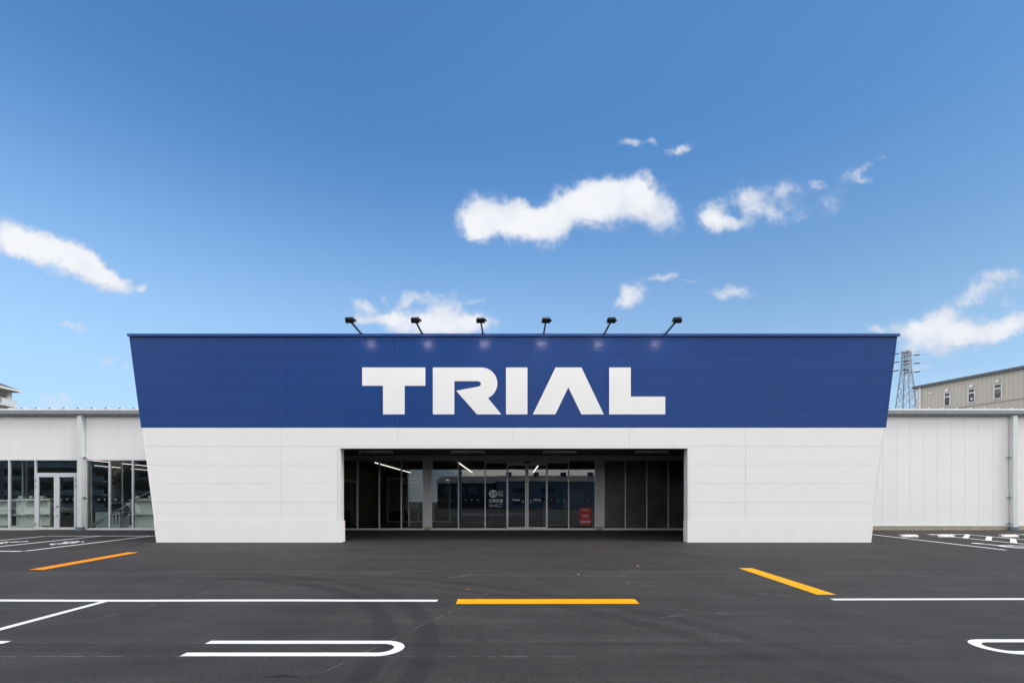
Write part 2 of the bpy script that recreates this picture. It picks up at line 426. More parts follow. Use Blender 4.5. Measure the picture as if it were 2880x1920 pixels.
def paint(name, color, chip=0.0):
    m = bpy.data.materials.new(name); m.use_nodes = True
    t = m.node_tree; b = t.nodes['Principled BSDF']; b.inputs['Roughness'].default_value = 0.62
    b.inputs['Specular IOR Level'].default_value = 0.12
    g = t.nodes.new('ShaderNodeNewGeometry')
    n = t.nodes.new('ShaderNodeTexNoise'); n.inputs['Scale'].default_value = 55; n.inputs['Detail'].default_value = 5
    n2 = t.nodes.new('ShaderNodeTexNoise'); n2.inputs['Scale'].default_value = 3.5; n2.inputs['Detail'].default_value = 6
    t.links.new(g.outputs['Position'], n.inputs['Vector']); t.links.new(g.outputs['Position'], n2.inputs['Vector'])
    r1 = t.nodes.new('ShaderNodeMapRange'); r1.inputs[1].default_value = 0.3; r1.inputs[2].default_value = 0.7; r1.inputs[3].default_value = 0.93; r1.inputs[4].default_value = 1.04
    r2 = t.nodes.new('ShaderNodeMapRange'); r2.inputs[1].default_value = 0.35; r2.inputs[2].default_value = 0.7; r2.inputs[3].default_value = 1.0 - chip; r2.inputs[4].default_value = 1.0
    t.links.new(n.outputs['Fac'], r1.inputs[0]); t.links.new(n2.outputs['Fac'], r2.inputs[0])
    mu = t.nodes.new('ShaderNodeMath'); mu.operation = 'MULTIPLY'; t.links.new(r1.outputs[0], mu.inputs[0]); t.links.new(r2.outputs[0], mu.inputs[1])
    mx = t.nodes.new('ShaderNodeMix'); mx.data_type = 'RGBA'; mx.blend_type = 'MULTIPLY'; mx.inputs[0].default_value = 1; mx.inputs[6].default_value = (*color, 1)
    t.links.new(mu.outputs[0], mx.inputs[7]); t.links.new(mx.outputs[2], b.inputs['Base Color'])
    bp = t.nodes.new('ShaderNodeBump'); bp.inputs['Strength'].default_value = 0.3; bp.inputs['Distance'].default_value = 0.004
    t.links.new(n.outputs['Fac'], bp.inputs['Height']); t.links.new(bp.outputs[0], b.inputs['Normal'])
    return m
M['white_paint'] = paint('white_road_paint', (0.84, 0.84, 0.83), 0.07)
M['orange_paint'] = paint('orange_road_paint', (0.93, 0.30, 0.004), 0.08)
M['amber_paint'] = paint('amber_road_paint', (0.93, 0.43, 0.003), 0.10)

# asphalt: fine aggregate, laying lanes, seams, tyre tracks, scratches
def asphalt():
    m = bpy.data.materials.new('asphalt'); m.use_nodes = True
    t = m.node_tree; b = t.nodes['Principled BSDF']
    def N(ty, **k):
        n = t.nodes.new(ty)
        for a, c in k.items(): setattr(n, a, c)
        return n
    def L(a, c): t.links.new(a, c)
    def mth(op, a, c=None, e=None, clamp=False):
        n = N('ShaderNodeMath', operation=op, use_clamp=clamp)
        for i, q in enumerate((a, c, e)):
            if q is None: continue
            if isinstance(q, (int, float)): n.inputs[i].default_value = q
            else: L(q, n.inputs[i])
        return n.outputs[0]
    def rng(x, a, c, o0=0.0, o1=1.0):
        n = N('ShaderNodeMapRange', interpolation_type='SMOOTHSTEP'); L(x, n.inputs[0])
        for i, q in enumerate((a, c, o0, o1)): n.inputs[i+1].default_value = q
        return n.outputs[0]
    g = N('ShaderNodeNewGeometry'); pos = g.outputs['Position']
    sp = N('ShaderNodeSeparateXYZ'); L(pos, sp.inputs[0]); x, y, z = sp.outputs
    def noise(scale, detail=4, rough=0.55, st=None, off=0.0):
        vec = pos
        if st or off:
            mp = N('ShaderNodeMapping'); L(vec, mp.inputs[0]); mp.inputs['Scale'].default_value = st or (1,1,1); mp.inputs['Location'].default_value = (off, off*1.7, 0); vec = mp.outputs[0]
        n = N('ShaderNodeTexNoise'); L(vec, n.inputs['Vector']); n.inputs['Scale'].default_value = scale; n.inputs['Detail'].default_value = detail; n.inputs['Roughness'].default_value = rough
        return n.outputs['Fac']
    fine = noise(120, 3, 0.7)
    grain = noise(34, 6, 0.75, off=3)
    blot = noise(0.8, 6, 0.6, off=7)
    streak = noise(1.0, 6, 0.6, st=(0.28, 2.6, 1))
    streak2 = noise(4.0, 4, 0.6, st=(0.12, 2.2, 1), off=11)
    val = mth('ADD', rng(fine, 0.32, 0.68, 0.45, 1.55), rng(grain, 0.32, 0.68, -0.30, 0.30))
    val = mth('MULTIPLY', val, rng(blot, 0.3, 0.7, 0.86, 1.14))
    val = mth('MULTIPLY', val, rng(streak, 0.3, 0.7, 0.84, 1.16))
    val = mth('MULTIPLY', val, rng(streak2, 0.3, 0.7, 0.95, 1.05))
    # lanes laid side by side
    wob = mth('MULTIPLY', mth('SUBTRACT', noise(0.5, 2, off=5), 0.5), 0.16)
    yw = mth('ADD', y, wob)
    val = mth('MULTIPLY', val, rng(yw, 10.02, 10.12, 1.0, 0.86))
    val = mth('MULTIPLY', val, rng(yw, 13.0, 16.5, 1.0, 0.93))
    val = mth('MULTIPLY', val, rng(yw, 5.09, 5.13, 0.93, 1.0))
    val = mth('MULTIPLY', val, rng(yw, 2.0, 0.0, 1.0, 0.95))
    def seam(c, w, d):
        return mth('SUBTRACT', 1.0, mth('MULTIPLY', mth('MULTIPLY', rng(mth('ABSOLUTE', mth('SUBTRACT', yw, c)), 0.0, w, 1.0, 0.0), rng(noise(6, 3, off=c), 0.35, 0.6, 0.3, 1.0)), d))
    for c, w, d in ((10.1, 0.07, 0.5), (5.115, 0.02, 0.75), (15.35, 0.12, 0.25)):
        val = mth('MULTIPLY', val, seam(c, w, d))
    # dusty light band just in front of the seam
    dust = mth('MULTIPLY', mth('MULTIPLY', rng(y, 9.0, 9.4), rng(y, 10.1, 9.9)), rng(noise(2.2, 6, 0.7, st=(0.25, 3.2, 1), off=2), 0.45, 0.75))
    val = mth('ADD', val, mth('MULTIPLY', dust, 0.6))
    # tyre tracks: pairs of arcs
    def arc(cx, cy, r, w, d, x0, x1):
        vx = mth('SUBTRACT', x, cx); vy = mth('SUBTRACT', y, cy)
        dist = mth('SQRT', mth('ADD', mth('MULTIPLY', vx, vx), mth('MULTIPLY', vy, vy)))
        q = mth('ABSOLUTE', mth('SUBTRACT', dist, r))
        f = mth('MULTIPLY', rng(q, w * 0.45, w, 1.0, 0.0), rng(noise(1.2, 3, off=r), 0.3, 0.55, 0.35, 1.0))
        f = mth('MULTIPLY', mth('MULTIPLY', f, rng(x, x0, x0 + 1.5)), rng(x, x1 + 1.0, x1, 0.0, 1.0))
        return mth('SUBTRACT', 1.0, mth('MULTIPLY', f, d))
    for a in ((-6.0, 4.4, 5.15, 0.17, 0.30, -8, 1), (-6.0, 4.4, 4.68, 0.17, 0.30, -8, 1), (-5.2, 0.3, 9.3, 0.18, 0.24, -6, 6), (-5.2, 0.3, 8.8, 0.18, 0.24, -6, 6), (6.5, 15.5, 7.2, 0.12, 0.15, 3, 12)):
        val = mth('MULTIPLY', val, arc(*a))
    # pale chalk and scuff marks
    def scr(cx, cy, ang, ln_, w, s):
        ca, sa = math.cos(ang), math.sin(ang)
        ux = mth('SUBTRACT', x, cx); uy = mth('SUBTRACT', y, cy)
        a = mth('ADD', mth('MULTIPLY', ux, ca), mth('MULTIPLY', uy, sa))
        q = mth('ABSOLUTE', mth('SUBTRACT', mth('MULTIPLY', uy, ca), mth('MULTIPLY', ux, sa)))
        return mth('MULTIPLY', mth('MULTIPLY', rng(q, w * 0.5, w, 1.0, 0.0), rng(mth('ABSOLUTE', a), ln_ * 0.7, ln_, 1.0, 0.0)), rng(noise(7, 3, off=cx), 0.42, 0.58, 0.0, s))
    sc = None
    for a in ((-3.2, 4.73, 0.0, 4.2, 0.008, 0.9), (0.2, 5.235, 0.0, 1.2, 0.006, 0.6), (-5.0, 7.45, 1.35, 1.5, 0.014, 0.7), (-3.9, 7.2, 1.3, 1.3, 0.010, 0.45), (-1.0, 6.1, 1.2, 2.2, 0.010, 0.6),
              (5.3, 7.35, 0.0, 1.2, 0.009, 0.8), (1.9, 6.2, 0.4, 0.4, 0.03, 0.35), (6.4, 4.7, 0.9, 0.12, 0.012, 1.0), (2.6, 6.5, -0.5, 0.35, 0.02, 0.5), (4.1, 7.6, -0.5, 0.3, 0.03, 0.5), (-0.9, 9.4, 0.8, 0.5, 0.05, 0.35), (2.2, 9.5, 1.0, 0.4, 0.05, 0.3), (0.5, 8.6, 0.2, 0.5, 0.02, 0.4)):
        k = scr(*a); sc = k if sc is None else mth('MAXIMUM', sc, k)
    # sparse bright grit
    vo = N('ShaderNodeTexVoronoi'); vo.inputs['Scale'].default_value = 9.0; L(pos, vo.inputs['Vector'])
    grit = mth('MULTIPLY', rng(vo.outputs['Distance'], 0.015, 0.05, 1.0, 0.0), rng(noise(3.0, 2, off=20), 0.56, 0.62))
    vo2 = N('ShaderNodeTexVoronoi'); vo2.inputs['Scale'].default_value = 26.0; L(pos, vo2.inputs['Vector'])
    pit = mth('MULTIPLY', rng(vo2.outputs['Distance'], 0.06, 0.22, 1.0, 0.0), rng(noise(9.0, 2, off=30), 0.50, 0.6))
    val = mth('MULTIPLY', val, mth('SUBTRACT', 1.0, mth('MULTIPLY', pit, 0.55)))
    base = N('ShaderNodeMix', data_type='RGBA', blend_type='MULTIPLY'); base.inputs[0].default_value = 1
    base.inputs[6].default_value = (0.0420, 0.0378, 0.0352, 1); L(val, base.inputs[7])
    m1 = N('ShaderNodeMix', data_type='RGBA'); L(mth('MULTIPLY', sc, 0.5, clamp=True), m1.inputs[0]); L(base.outputs[2], m1.inputs[6]); m1.inputs[7].default_value = (0.33, 0.33, 0.34, 1)
    m2 = N('ShaderNodeMix', data_type='RGBA'); L(mth('MULTIPLY', grit, 0.6), m2.inputs[0]); L(m1.outputs[2], m2.inputs[6]); m2.inputs[7].default_value = (0.33, 0.29, 0.22, 1)
    # oil stain in the foreground
    ox = mth('DIVIDE', mth('SUBTRACT', x, -2.03), 0.16); oy = mth('DIVIDE', mth('SUBTRACT', y, 4.22), 0.035)
    od = mth('SQRT', mth('ADD', mth('MULTIPLY', ox, ox), mth('MULTIPLY', oy, oy)))
    od = mth('ADD', od, mth('MULTIPLY', mth('SUBTRACT', noise(14, 4, off=1), 0.5), 2.2))
    m3 = N('ShaderNodeMix', data_type='RGBA'); L(rng(od, 0.75, 1.05, 0.85, 0.0), m3.inputs[0]); L(m2.outputs[2], m3.inputs[6]); m3.inputs[7].default_value = (0.006, 0.006, 0.012, 1)
    L(m3.outputs[2], b.inputs['Base Color'])
    L(rng(grain, 0.3, 0.7, 0.72, 0.9), b.inputs['Roughness']); b.inputs['Specular IOR Level'].default_value = 0.35
    bp = N('ShaderNodeBump'); bp.inputs['Strength'].default_value = 0.75; bp.inputs['Distance'].default_value = 0.006
    L(mth('ADD', fine, mth('MULTIPLY', grain, 1.2)), bp.inputs['Height']); L(bp.outputs[0], b.inputs['Normal'])
    return m
M['asphalt'] = asphalt()
M['far_ground'] = material('far_ground', (0.10, 0.105, 0.085), 0.9, var=0.25, vscale=0.05)

# ------------------------------------------------------------------ ground
bm = bmesh.new()
rows = [-2500, -400, -120, -60, -10, 0.0, 20.75, 60, 300, 2500]
xs_ = [-2500, -200, -60, -20, 0, 20, 60, 200, 2500]
grid = [[bm.verts.new((xx, yy, G(yy))) for xx in xs_] for yy in rows]
for i in range(len(rows)-1):
    for j in range(len(xs_)-1):
        bm.faces.new((grid[i][j], grid[i][j+1], grid[i+1][j+1], grid[i+1][j]))
me = bpy.data.meshes.new('ground'); bm.to_mesh(me); bm.free(); me.materials.append(M['asphalt'])
ground = bpy.data.objects.new('ground', me); COL.objects.link(ground); tag(ground, kind='structure')

# ------------------------------------------------------------------ painted markings (thin sheets lying on the slope)
def sheet(name, polys, mat, lift=0.004):
    bm = bmesh.new()
    for k_, pts in enumerate(polys):        # a fraction of a millimetre between strokes, so none share a plane
        vs = [bm.verts.new((p[0], p[1], G(p[1]) + lift + 0.00002 * k_)) for p in pts]
        f = bm.faces.new(vs)
        if f.normal.length == 0: f.normal_update()
        if f.normal.z < 0: f.normal_flip()
    bmesh.ops.recalc_face_normals(bm, faces=bm.faces[:])
    for f in bm.faces:
        if f.normal.z < 0: f.normal_flip()
    me = bpy.data.meshes.new(name); bm.to_mesh(me); bm.free(); me.materials.append(mat)
    cx = sum(v.co.x for v in me.vertices)/len(me.vertices); cy = sum(v.co.y for v in me.vertices)/len(me.vertices)
    off = Vector((cx, cy, G(cy))); me.transform(Matrix.Translation(-off))
    o = bpy.data.objects.new(name, me); COL.objects.link(o); o.location = off
    return o
def rect(x0, x1, y0, y1): return [(x0, y0), (x1, y0), (x1, y1), (x0, y1)]
def strip(p, q, w):
    p, q = Vector(p), Vector(q); d = (q - p).normalized(); n = Vector((-d.y, d.x)) * w / 2
    return [tuple(p - n), tuple(q - n), tuple(q + n), tuple(p + n)]
def ring(cx, cy, r0, r1, a0=0, a1=360, seg=28, sy=1.0):
    out = []
    for i in range(seg):
        A = R(a0 + (a1 - a0) * i / seg); B = R(a0 + (a1 - a0) * (i + 1) / seg)
        out.append([(cx + r0*math.cos(A), cy + r0*sy*math.sin(A)), (cx + r1*math.cos(A), cy + r1*sy*math.sin(A)), (cx + r1*math.cos(B), cy + r1*sy*math.sin(B)), (cx + r0*math.cos(B), cy + r0*sy*math.sin(B))])
    return out
def mark(name, polys, mat, label, group=None):
    o = sheet(name, polys, M[mat]); tag(o, label, 'road marking', group); return o

mark('orange_stripe', [[GP(81.2,1601.5), GP(123.2,1601.5), GP(391.2,1552.6), GP(359.9,1552.4)]], 'orange_paint', 'orange stripe painted on the asphalt before the glass double door, left of the white block', 'orange stripes on the lot')
mark('orange_stripe', [[GP(1281.8,1697.8), GP(1798.5,1697.3), GP(1786,1684.6), GP(1780,1683.9), GP(1288.2,1684.2)]], 'amber_paint', 'amber stripe lying straight across the lot in front of the entrance', 'orange stripes on the lot')
mark('orange_stripe', [[GP(2077,1597), GP(2115.8,1597), GP(2353.3,1672), GP(2299,1672)]], 'amber_paint', 'orange stripe slanting towards the white line at the right of the lot', 'orange stripes on the lot')
yA, yB = GY(1685.6), GY(1691.0)
segs = []; nseg = 12
for i in range(nseg):
    xa = -14.0 + (PX(1230, 7.15) + 14.0) * i / nseg; xb = -14.0 + (PX(1230, 7.15) + 14.0) * (i + 1) / nseg
    wa = 0.012 * math.sin(xa * 1.3); wb = 0.012 * math.sin(xb * 1.3)
    segs.append([(xa, yB + wa), (xb, yB + wb), (xb, yA + wb), (xa, yA + wa)])
segs.append(rect(-6.06, -5.95, 2.4, yB - 0.004))
mark('lane_line', segs, 'white_paint', 'long white line crossing the left of the lot with a branch running to the viewer')
mark('lane_line', [[GP(2334,1683), GP(2345.8,1687.6), (PX(3400, GY(1685.4)), GY(1685.4)), (PX(3400, GY(1680.3)), GY(1680.3))]], 'white_paint', 'white line starting below the slanting orange stripe at the right edge')
def loop_mark(xc, yc, ro, ri, xend, side, label):
    polys = ring(xc, yc, ri, ro, -90, 90) if side > 0 else ring(xc, yc, ri, ro, 90, 270)
    x0, x1 = min(xc, xend), max(xc, xend)
    polys += [rect(x0, x1, yc + ri, yc + ro), rect(x0, x1, yc - ro, yc - ri)]
    return mark('stall_divider', polys, 'white_paint', label, 'loop shaped stall dividers')
loop_mark(-1.366, 4.977, 0.247, 0.14, -3.258, 1, 'white hairpin loop on the asphalt, rounded end pointing right, nearest to the viewer')
loop_mark(5.07, 5.027, 0.249, 0.142, 8.2, -1, 'white hairpin loop at the right edge, rounded end pointing left')
mark('stall_divider', [rect(-8.2, -5.406, GY(1809.9), GY(1802.2)), rect(-8.2, -5.406, GY(1845), GY(1835))], 'white_paint', 'blunt white bar ends at the left edge, level with the hairpin loop', 'loop shaped stall dividers')
# left stalls
yN, yF, w = GY(1549.6), GY(1506.6), 0.13
polys = [rect(-28, -13.42, yN - w/2, yN + w/2), rect(-17.22, -13.2, yF - w/2, yF + w/2)]
for xx in (-17.22, -15.25, -13.38):
    polys.append(rect(xx - 0.06, xx + 0.06, yN + w/2 + (0 if xx != -13.38 else 0), yF - w/2))
polys += [rect(-28, -19.2, yF + 0.05, yF + 0.19), rect(-19.26, -19.14, yN + w/2, yF + 0.05), rect(-21.26, -21.14, yN + w/2, yF + 0.05)]
mark('stall_lines', polys, 'white_paint', 'white outlines of the narrow stalls before the glazed shopfront at the left')
def bike(cx, cy, s, label):
    p = ring(cx + 0.10*s, cy + 0.34, 0.14, 0.21, seg=20) + ring(cx - 0.06*s, cy - 0.30, 0.14, 0.21, seg=20)
    def st(a, b, w_=0.06): return strip((cx + a[0]*s, cy + a[1]), (cx + b[0]*s, cy + b[1]), w_)
    p += [st((-0.06,-0.30), (-0.24,-0.08)), st((-0.24,-0.08), (-0.20,0.26)), st((-0.06,-0.30), (0.02,0.02)), st((0.02,0.02), (-0.20,0.2)), st((0.02,0.02), (-0.26,-0.14)), st((-0.2,0.24), (0.10,0.34)), st((-0.32,-0.14), (-0.30,0.04), 0.10), st((-0.38,0.2), (-0.24,0.36), 0.08), st((-0.2,-0.62), (-0.08,-0.50), 0.1)]
    return mark('bicycle_symbol', p, 'white_paint', label, 'bicycle symbols in the left stalls')
# slight lifts keep overlapping strokes apart
bike(-14.3, 15.45, -1, 'white bicycle symbol in the stall nearest the white block')
bike(-16.2, 15.45, 1, 'white bicycle symbol cut by the left edge of the photo')
# right stalls
polys = [rect(13.71, 13.83, 13.5, 18.55), rect(15.91, 17.47, 18.49, 18.62), rect(15.91, 16.02, 12.6, 18.49), rect(17.36, 17.47, 12.6, 18.49), rect(19.43, 23.0, 18.49, 18.62), rect(19.43, 19.54, 12.6, 18.49)]
mark('stall_lines', polys, 'white_paint', 'white outlines of the wide stalls and hatched aisle before the blank wall at the right')
polys = []
for k in range(7):
    yb = 17.09 - 0.83*k
    polys.append([(16.02, yb - 0.08), (17.36, yb - 0.08 + 1.33), (17.36, yb + 0.12 + 1.33 if k else 18.49), (16.02, yb + 0.14)] if k else [(16.02, yb - 0.08), (17.36, yb + 1.25), (17.36, 18.488), (17.30, 18.488), (16.02, yb + 0.14)])
mark('hatch_bars', polys, 'white_paint', 'slanting white bars across the narrow aisle between two right-hand stalls')
cx, cy = 14.95, 14.2
p = ring(cx + 0.05, cy + 0.05, 0.36, 0.47, 140, 430, 30, 1.25) + ring(cx - 0.28, cy + 1.05, 0.0001, 0.14, 0, 360, 16, 1.3)
p += [strip((cx - 0.26, cy + 0.82), (cx - 0.14, cy + 0.05), 0.15), strip((cx - 0.22, cy + 0.5), (cx + 0.2, cy + 0.46), 0.10), strip((cx - 0.15, cy + 0.08), (cx + 0.34, cy + 0.02), 0.13), strip((cx + 0.34, cy + 0.02), (cx + 0.50, cy - 0.52), 0.12), strip((cx + 0.50, cy - 0.52), (cx + 0.68, cy - 0.46), 0.09)]
mark('wheelchair_symbol', p, 'white_paint', 'large white wheelchair symbol painted in the stall right of the white block')

# ================================================================== the shop
YF = 15.60      # front plane of the entrance block
YB = 15.93      # its inner face
YW = 20.75      # plane of the shop's main wall and glazing
shop = empty('retail_building', (0, YF, G(YF)))
tag(shop, 'long white single-storey shop with a blue and white flared entrance block and big letters', 'shop')
z_blue = PZ(1202.2, YF); z_top = PZ(945.3, YF); z_pl = PZ(1463.2, YF); z_g = G(YF) - 0.06
def fx(x): return PX(x, YF)
def fz(y): return PZ(y, YF)
def edge_blue(z, s):            # flared outer edge of the blue band
    t_ = (z - z_blue) / (z_top - z_blue)
    return fx(397) + (fx(363.5) - fx(397)) * t_ if s < 0 else fx(2492) + (fx(2523.5) - fx(2492)) * t_
def edge_white(z, s):
    t_ = (z - z_pl) / (z_blue - z_pl)
    return fx(433.5) + (fx(400.5) - fx(433.5)) * t_ if s < 0 else fx(2455) + (fx(2488.5) - fx(2455)) * t_
def edge_pl(z, s):
    t_ = (z - fz(1523)) / (z_pl - fz(1523))
    return fx(440) + (fx(432.5) - fx(440)) * t_ if s < 0 else fx(2449.6) + (fx(2456.5) - fx(2449.6)) * t_
vj = [fx(791), fx(1117.3), fx(1444), fx(1770.7), fx(2097.3)]
GAP = 0.0028
VGAP = 0.007
def panel_rows(mb, zs, edgef, xcuts, y0, y1, bev=0.003):
    for i in range(len(zs) - 1):
        za, zb = zs[i] + GAP, zs[i+1] - GAP
        spans = xcuts(i)
        for (a, b) in spans:
            xa0 = edgef(za, -1) + 0.025 if a is None else a + VGAP; xa1 = edgef(zb, -1) + 0.025 if a is None else a + VGAP
            xb0 = edgef(za, 1) - 0.025 if b is None else b - VGAP; xb1 = edgef(zb, 1) - 0.025 if b is None else b - VGAP
            mb.quad_prism([(xa0, za), (xb0, za), (xb1, zb), (xa1, zb)], y0, y1, bev)
zs_b = [fz(1202.2), fz(1150), fz(1097.6), fz(1045.2), fz(992.8), fz(945.3)]
cuts = [None] + vj + [None]
mb = MB(); panel_rows(mb, zs_b, edge_blue, lambda i: list(zip(cuts[:-1], cuts[1:])), YF, YF + 0.06)
blue = mb.build('blue_wall', M['blue_panel'], shop)
mb = MB(); mb.poly([(edge_blue(z_blue, -1) + 0.02, z_blue), (edge_blue(z_blue, 1) - 0.02, z_blue), (edge_blue(z_top, 1) - 0.02, z_top), (edge_blue(z_top, -1) + 0.02, z_top)], YF + 0.005, YF + 0.10)
mb.build('joint_backing', M['blue_joint'], blue)
mb = MB()
for s in (-1, 1):
    a, b = edge_blue(z_blue, s), edge_blue(z_top, s)
    q = [(a, z_blue), (a - s*0.028, z_blue), (b - s*0.028, z_top), (b, z_top)]
    if s > 0: q = q[::-1]
    MB().poly(q, YF - 0.006, YF + 0.4).build('edge_trim', M['blue_trim'], shop)
mb = MB(); mb.box(fx(360.8), fx(2528.4), YF - 0.055, YF + 0.38, fz(945.3), fz(939.3))
mb.box(fx(360.8), fx(2528.4), YF - 0.055, YF - 0.04, fz(946.6), fz(945.3) - 0.001)
mb.build('coping', M['blue_trim'], shop)
# white part
zs_w = [fz(1463.2), fz(1411.6), fz(1359.2), fz(1306.6), fz(1254.2), fz(1202.2)]
xl, xr = fx(951), fx(1939)
def wcuts(i):
    if i == 4: return list(zip(cuts[:-1], cuts[1:]))
    return [(None, vj[0]), (vj[0], xl), (xr, vj[4]), (vj[4], None)]
mb = MB(); panel_rows(mb, zs_w, edge_white, wcuts, YF, YF + 0.06)
white = mb.build('white_wall', M['white_panel'], shop)
mb = MB()
z_op = fz(1258)
mb.poly([(edge_white(z_pl,-1)+0.02, z_pl), (xl, z_pl), (xl, z_op), (xr, z_op), (xr, z_pl), (edge_white(z_pl,1)-0.02, z_pl), (edge_white(z_blue,1)-0.02, z_blue), (edge_white(z_blue,-1)+0.02, z_blue)], YF + 0.012, YF + 0.09)
mb.build('joint_backing', M['joint'], white)
mb = MB()
for s in (-1, 1):
    a, b = edge_white(z_pl, s), edge_white(z_blue, s)
    q = [(a, z_pl), (a - s*0.028, z_pl), (b - s*0.028, z_blue), (b, z_blue)]
    if s > 0: q = q[::-1]
    MB().poly(q, YF - 0.006, YF + 0.4).build('edge_trim', M['white_metal'], shop)
# plinth
mb = MB()
zt = z_pl - 0.004; mb.quad_prism([(edge_pl(z_g,-1), z_g), (fx(960.2), z_g), (fx(959.6), zt), (edge_pl(zt,-1), zt)], YF - 0.018, YB + 0.02, 0.004)
mb.build('plinth', M['render_white'], shop); mb = MB()
mb.quad_prism([(fx(1933.0), z_g), (edge_pl(z_g,1), z_g), (edge_pl(zt,1), zt), (fx(1933.0), zt)], YF - 0.018, YB + 0.02, 0.004)
mb.build('plinth', M['render_white'], shop)
# reveal of the opening
mb = MB()
zz = z_pl + 0.002
mb.box(xl + GAP, fx(957.2), YF - 0.010, YB, zz, fz(1256.2)); mb.box(fx(1933.6), xr - GAP, YF - 0.010, YB, zz, fz(1256.2))
mb.box(fx(957.2), fx(1933.6), YF - 0.010, YB, fz(1260.4), fz(1256.2))
mb.build('opening_reveal', M['white_metal'], shop)
# block body behind the facade
mb = MB()
def side(s):
    outs = [(edge_pl(z_g, s), z_g), (edge_pl(z_pl, s), z_pl), (edge_white(z_blue, s), z_blue), (edge_blue(z_top, s), z_top)]
    o1 = [(x - s*0.03, z) for x, z in outs]; o2 = [(x - s*0.33, z) for x, z in outs][::-1]
    pts = o1 + o2
    if s > 0: pts = pts[::-1]
    MB().poly(pts, YF + 0.40, YW - 0.02).build('side_wall', M['white_panel'], shop)
side(-1); side(1)
mb = MB(); mb.box(fx(400), fx(2488), YB + 0.30, YW - 0.03, z_top - 0.4, z_top - 0.25); mb.build('block_roof', M['roof'], shop)
mb = MB(); mb.poly([(fx(400), fz(1250)), (fx(2488), fz(1250)), (fx(2520), z_top), (fx(368), z_top)], YF + 0.105, YB); mb.build('parapet_core', M['soffit'], shop)
mb = MB(); mb.box(xl - 0.1, xr + 0.1, YF + 0.11, YB - 0.01, fz(1260) + 0.05, fz(1251)); mb.build('lintel', M['soffit'], shop)
# porch ceiling with its purlins
zc = 3.62
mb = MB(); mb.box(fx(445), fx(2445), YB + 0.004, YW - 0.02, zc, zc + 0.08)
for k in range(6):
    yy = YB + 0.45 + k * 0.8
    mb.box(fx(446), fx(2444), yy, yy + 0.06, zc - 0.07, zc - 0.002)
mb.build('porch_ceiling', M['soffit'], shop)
# inner faces of the piers
mb = MB()
for s, a in ((-1, 433), (1, 2455)):
    x0 = fx(445) if s < 0 else fx(2410); x1 = fx(480) if s < 0 else fx(2445)
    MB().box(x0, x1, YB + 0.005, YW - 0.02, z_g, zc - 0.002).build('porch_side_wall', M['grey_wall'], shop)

# letters of the sign
def lx(v): return fx(940 + v / 2.306)
def lz(v): return fz(870 + v / 2.306)
def letter(pts): 
    MB().poly([(lx(a), lz(b)) for a, b in pts][::-1], YF - 0.012, YF + 0.004).build('letter', M['letter'], blue)
def arc_pts(cx, cy, rx, ry, a0, a1, n=14):
    return [(cx + rx*math.cos(R(a0 + (a1-a0)*i/n)), cy - ry*math.sin(R(a0 + (a1-a0)*i/n))) for i in range(n+1)]
letter([(182,376.5),(591,376.5),(591,495),(457,495),(457,680),(317,680),(317,495),(182,495)])
Rp = [(640,376.5)] + arc_pts(955, 480, 103, 103.5, 90, -66, 18) + [(1084,680),(926,680),(791,527),(935,500)]
Rp += arc_pts(930, 482.5, 22, 17.5, -70, 90, 8) + [(779,465),(779,680),(640,680)]
letter(Rp)
letter([(1114,376.5),(1253,376.5),(1253,680),(1114,680)])
letter([(1435,376.5),(1603,376.5),(1748,680),(1603,680),(1518,505),(1434,680),(1288,680)])
letter([(1783,376.5),(1923,376.5),(1923,565),(2146,565),(2146,680),(1783,680)])

# ------------------------------------------------------------------ main wall
def wx(x): return PX(x, YW)
def wz(y): return PZ(y, YW)
z_eave = PZ(1166.5, YW); z_hd = wz(1290.8); z_fl = wz(1489.6); zp_bot = wz(1476)
XL, XR = -44.0, 31.0
mb = MB()
xj = wx(25.9); step = (wx(181.5) - wx(25.9)) / 4
x = xj - step * 36
while x < -11.6:
    a, b = max(x, XL), x + step
    if b > XL: mb.quad_prism([(a + .0025, z_hd), (b - .0025, z_hd), (b - .0025, z_eave), (a + .0025, z_eave)], YW, YW + 0.06, 0.003)
    x += step
lw = mb.build('panel_wall', M['side_panel'], shop)
mb = MB(); x = wx(2482.0) ; stepr = (wx(2829.8) - wx(2482.0)) / 9; z_mid = wz(1275.6)
x -= stepr * 1
while x < XR:
    b = min(x + stepr, XR)
    mb.quad_prism([(x + .0025, zp_bot), (b - .0025, zp_bot), (b - .0025, z_mid - .004), (x + .0025, z_mid - .004)], YW, YW + 0.06, 0.003)
    mb.quad_prism([(x + .0025, z_mid + .004), (b - .0025, z_mid + .004), (b - .0025, z_eave), (x + .0025, z_eave)], YW, YW + 0.06, 0.003)
    x += stepr
rw = mb.build('panel_wall', M['side_panel'], shop)
mb = MB(); mb.box(XL, -11.6, YW + 0.012, YW + 0.14, z_hd, z_eave); mb.build('joint_backing', M['joint'], lw)
mb = MB(); mb.box(wx(2443), XR, YW + 0.012, YW + 0.14, zp_bot, z_eave); mb.build('joint_backing', M['joint'], rw)
# concrete footing and drip edge at the right
mb = MB()
fj = [wx(2380), wx(2627), wx(2686), wx(2829.6), wx(2960), XR]
for a, b in zip(fj[:-1], fj[1:]): mb.quad_prism([(a + .005, G(YW) - .1), (b - .005, G(YW) - .1), (b - .005, wz(1479)), (a + .005, wz(1479))], YW - 0.02, YW + 0.12, 0.006)
mb.build('footing', M['concrete'], shop)
mb = MB(); mb.box(wx(2380), XR, YW - 0.035, YW + 0.02, wz(1479) + .002, wz(1476.4)); mb.build('drip_edge', M['white_metal'], shop)
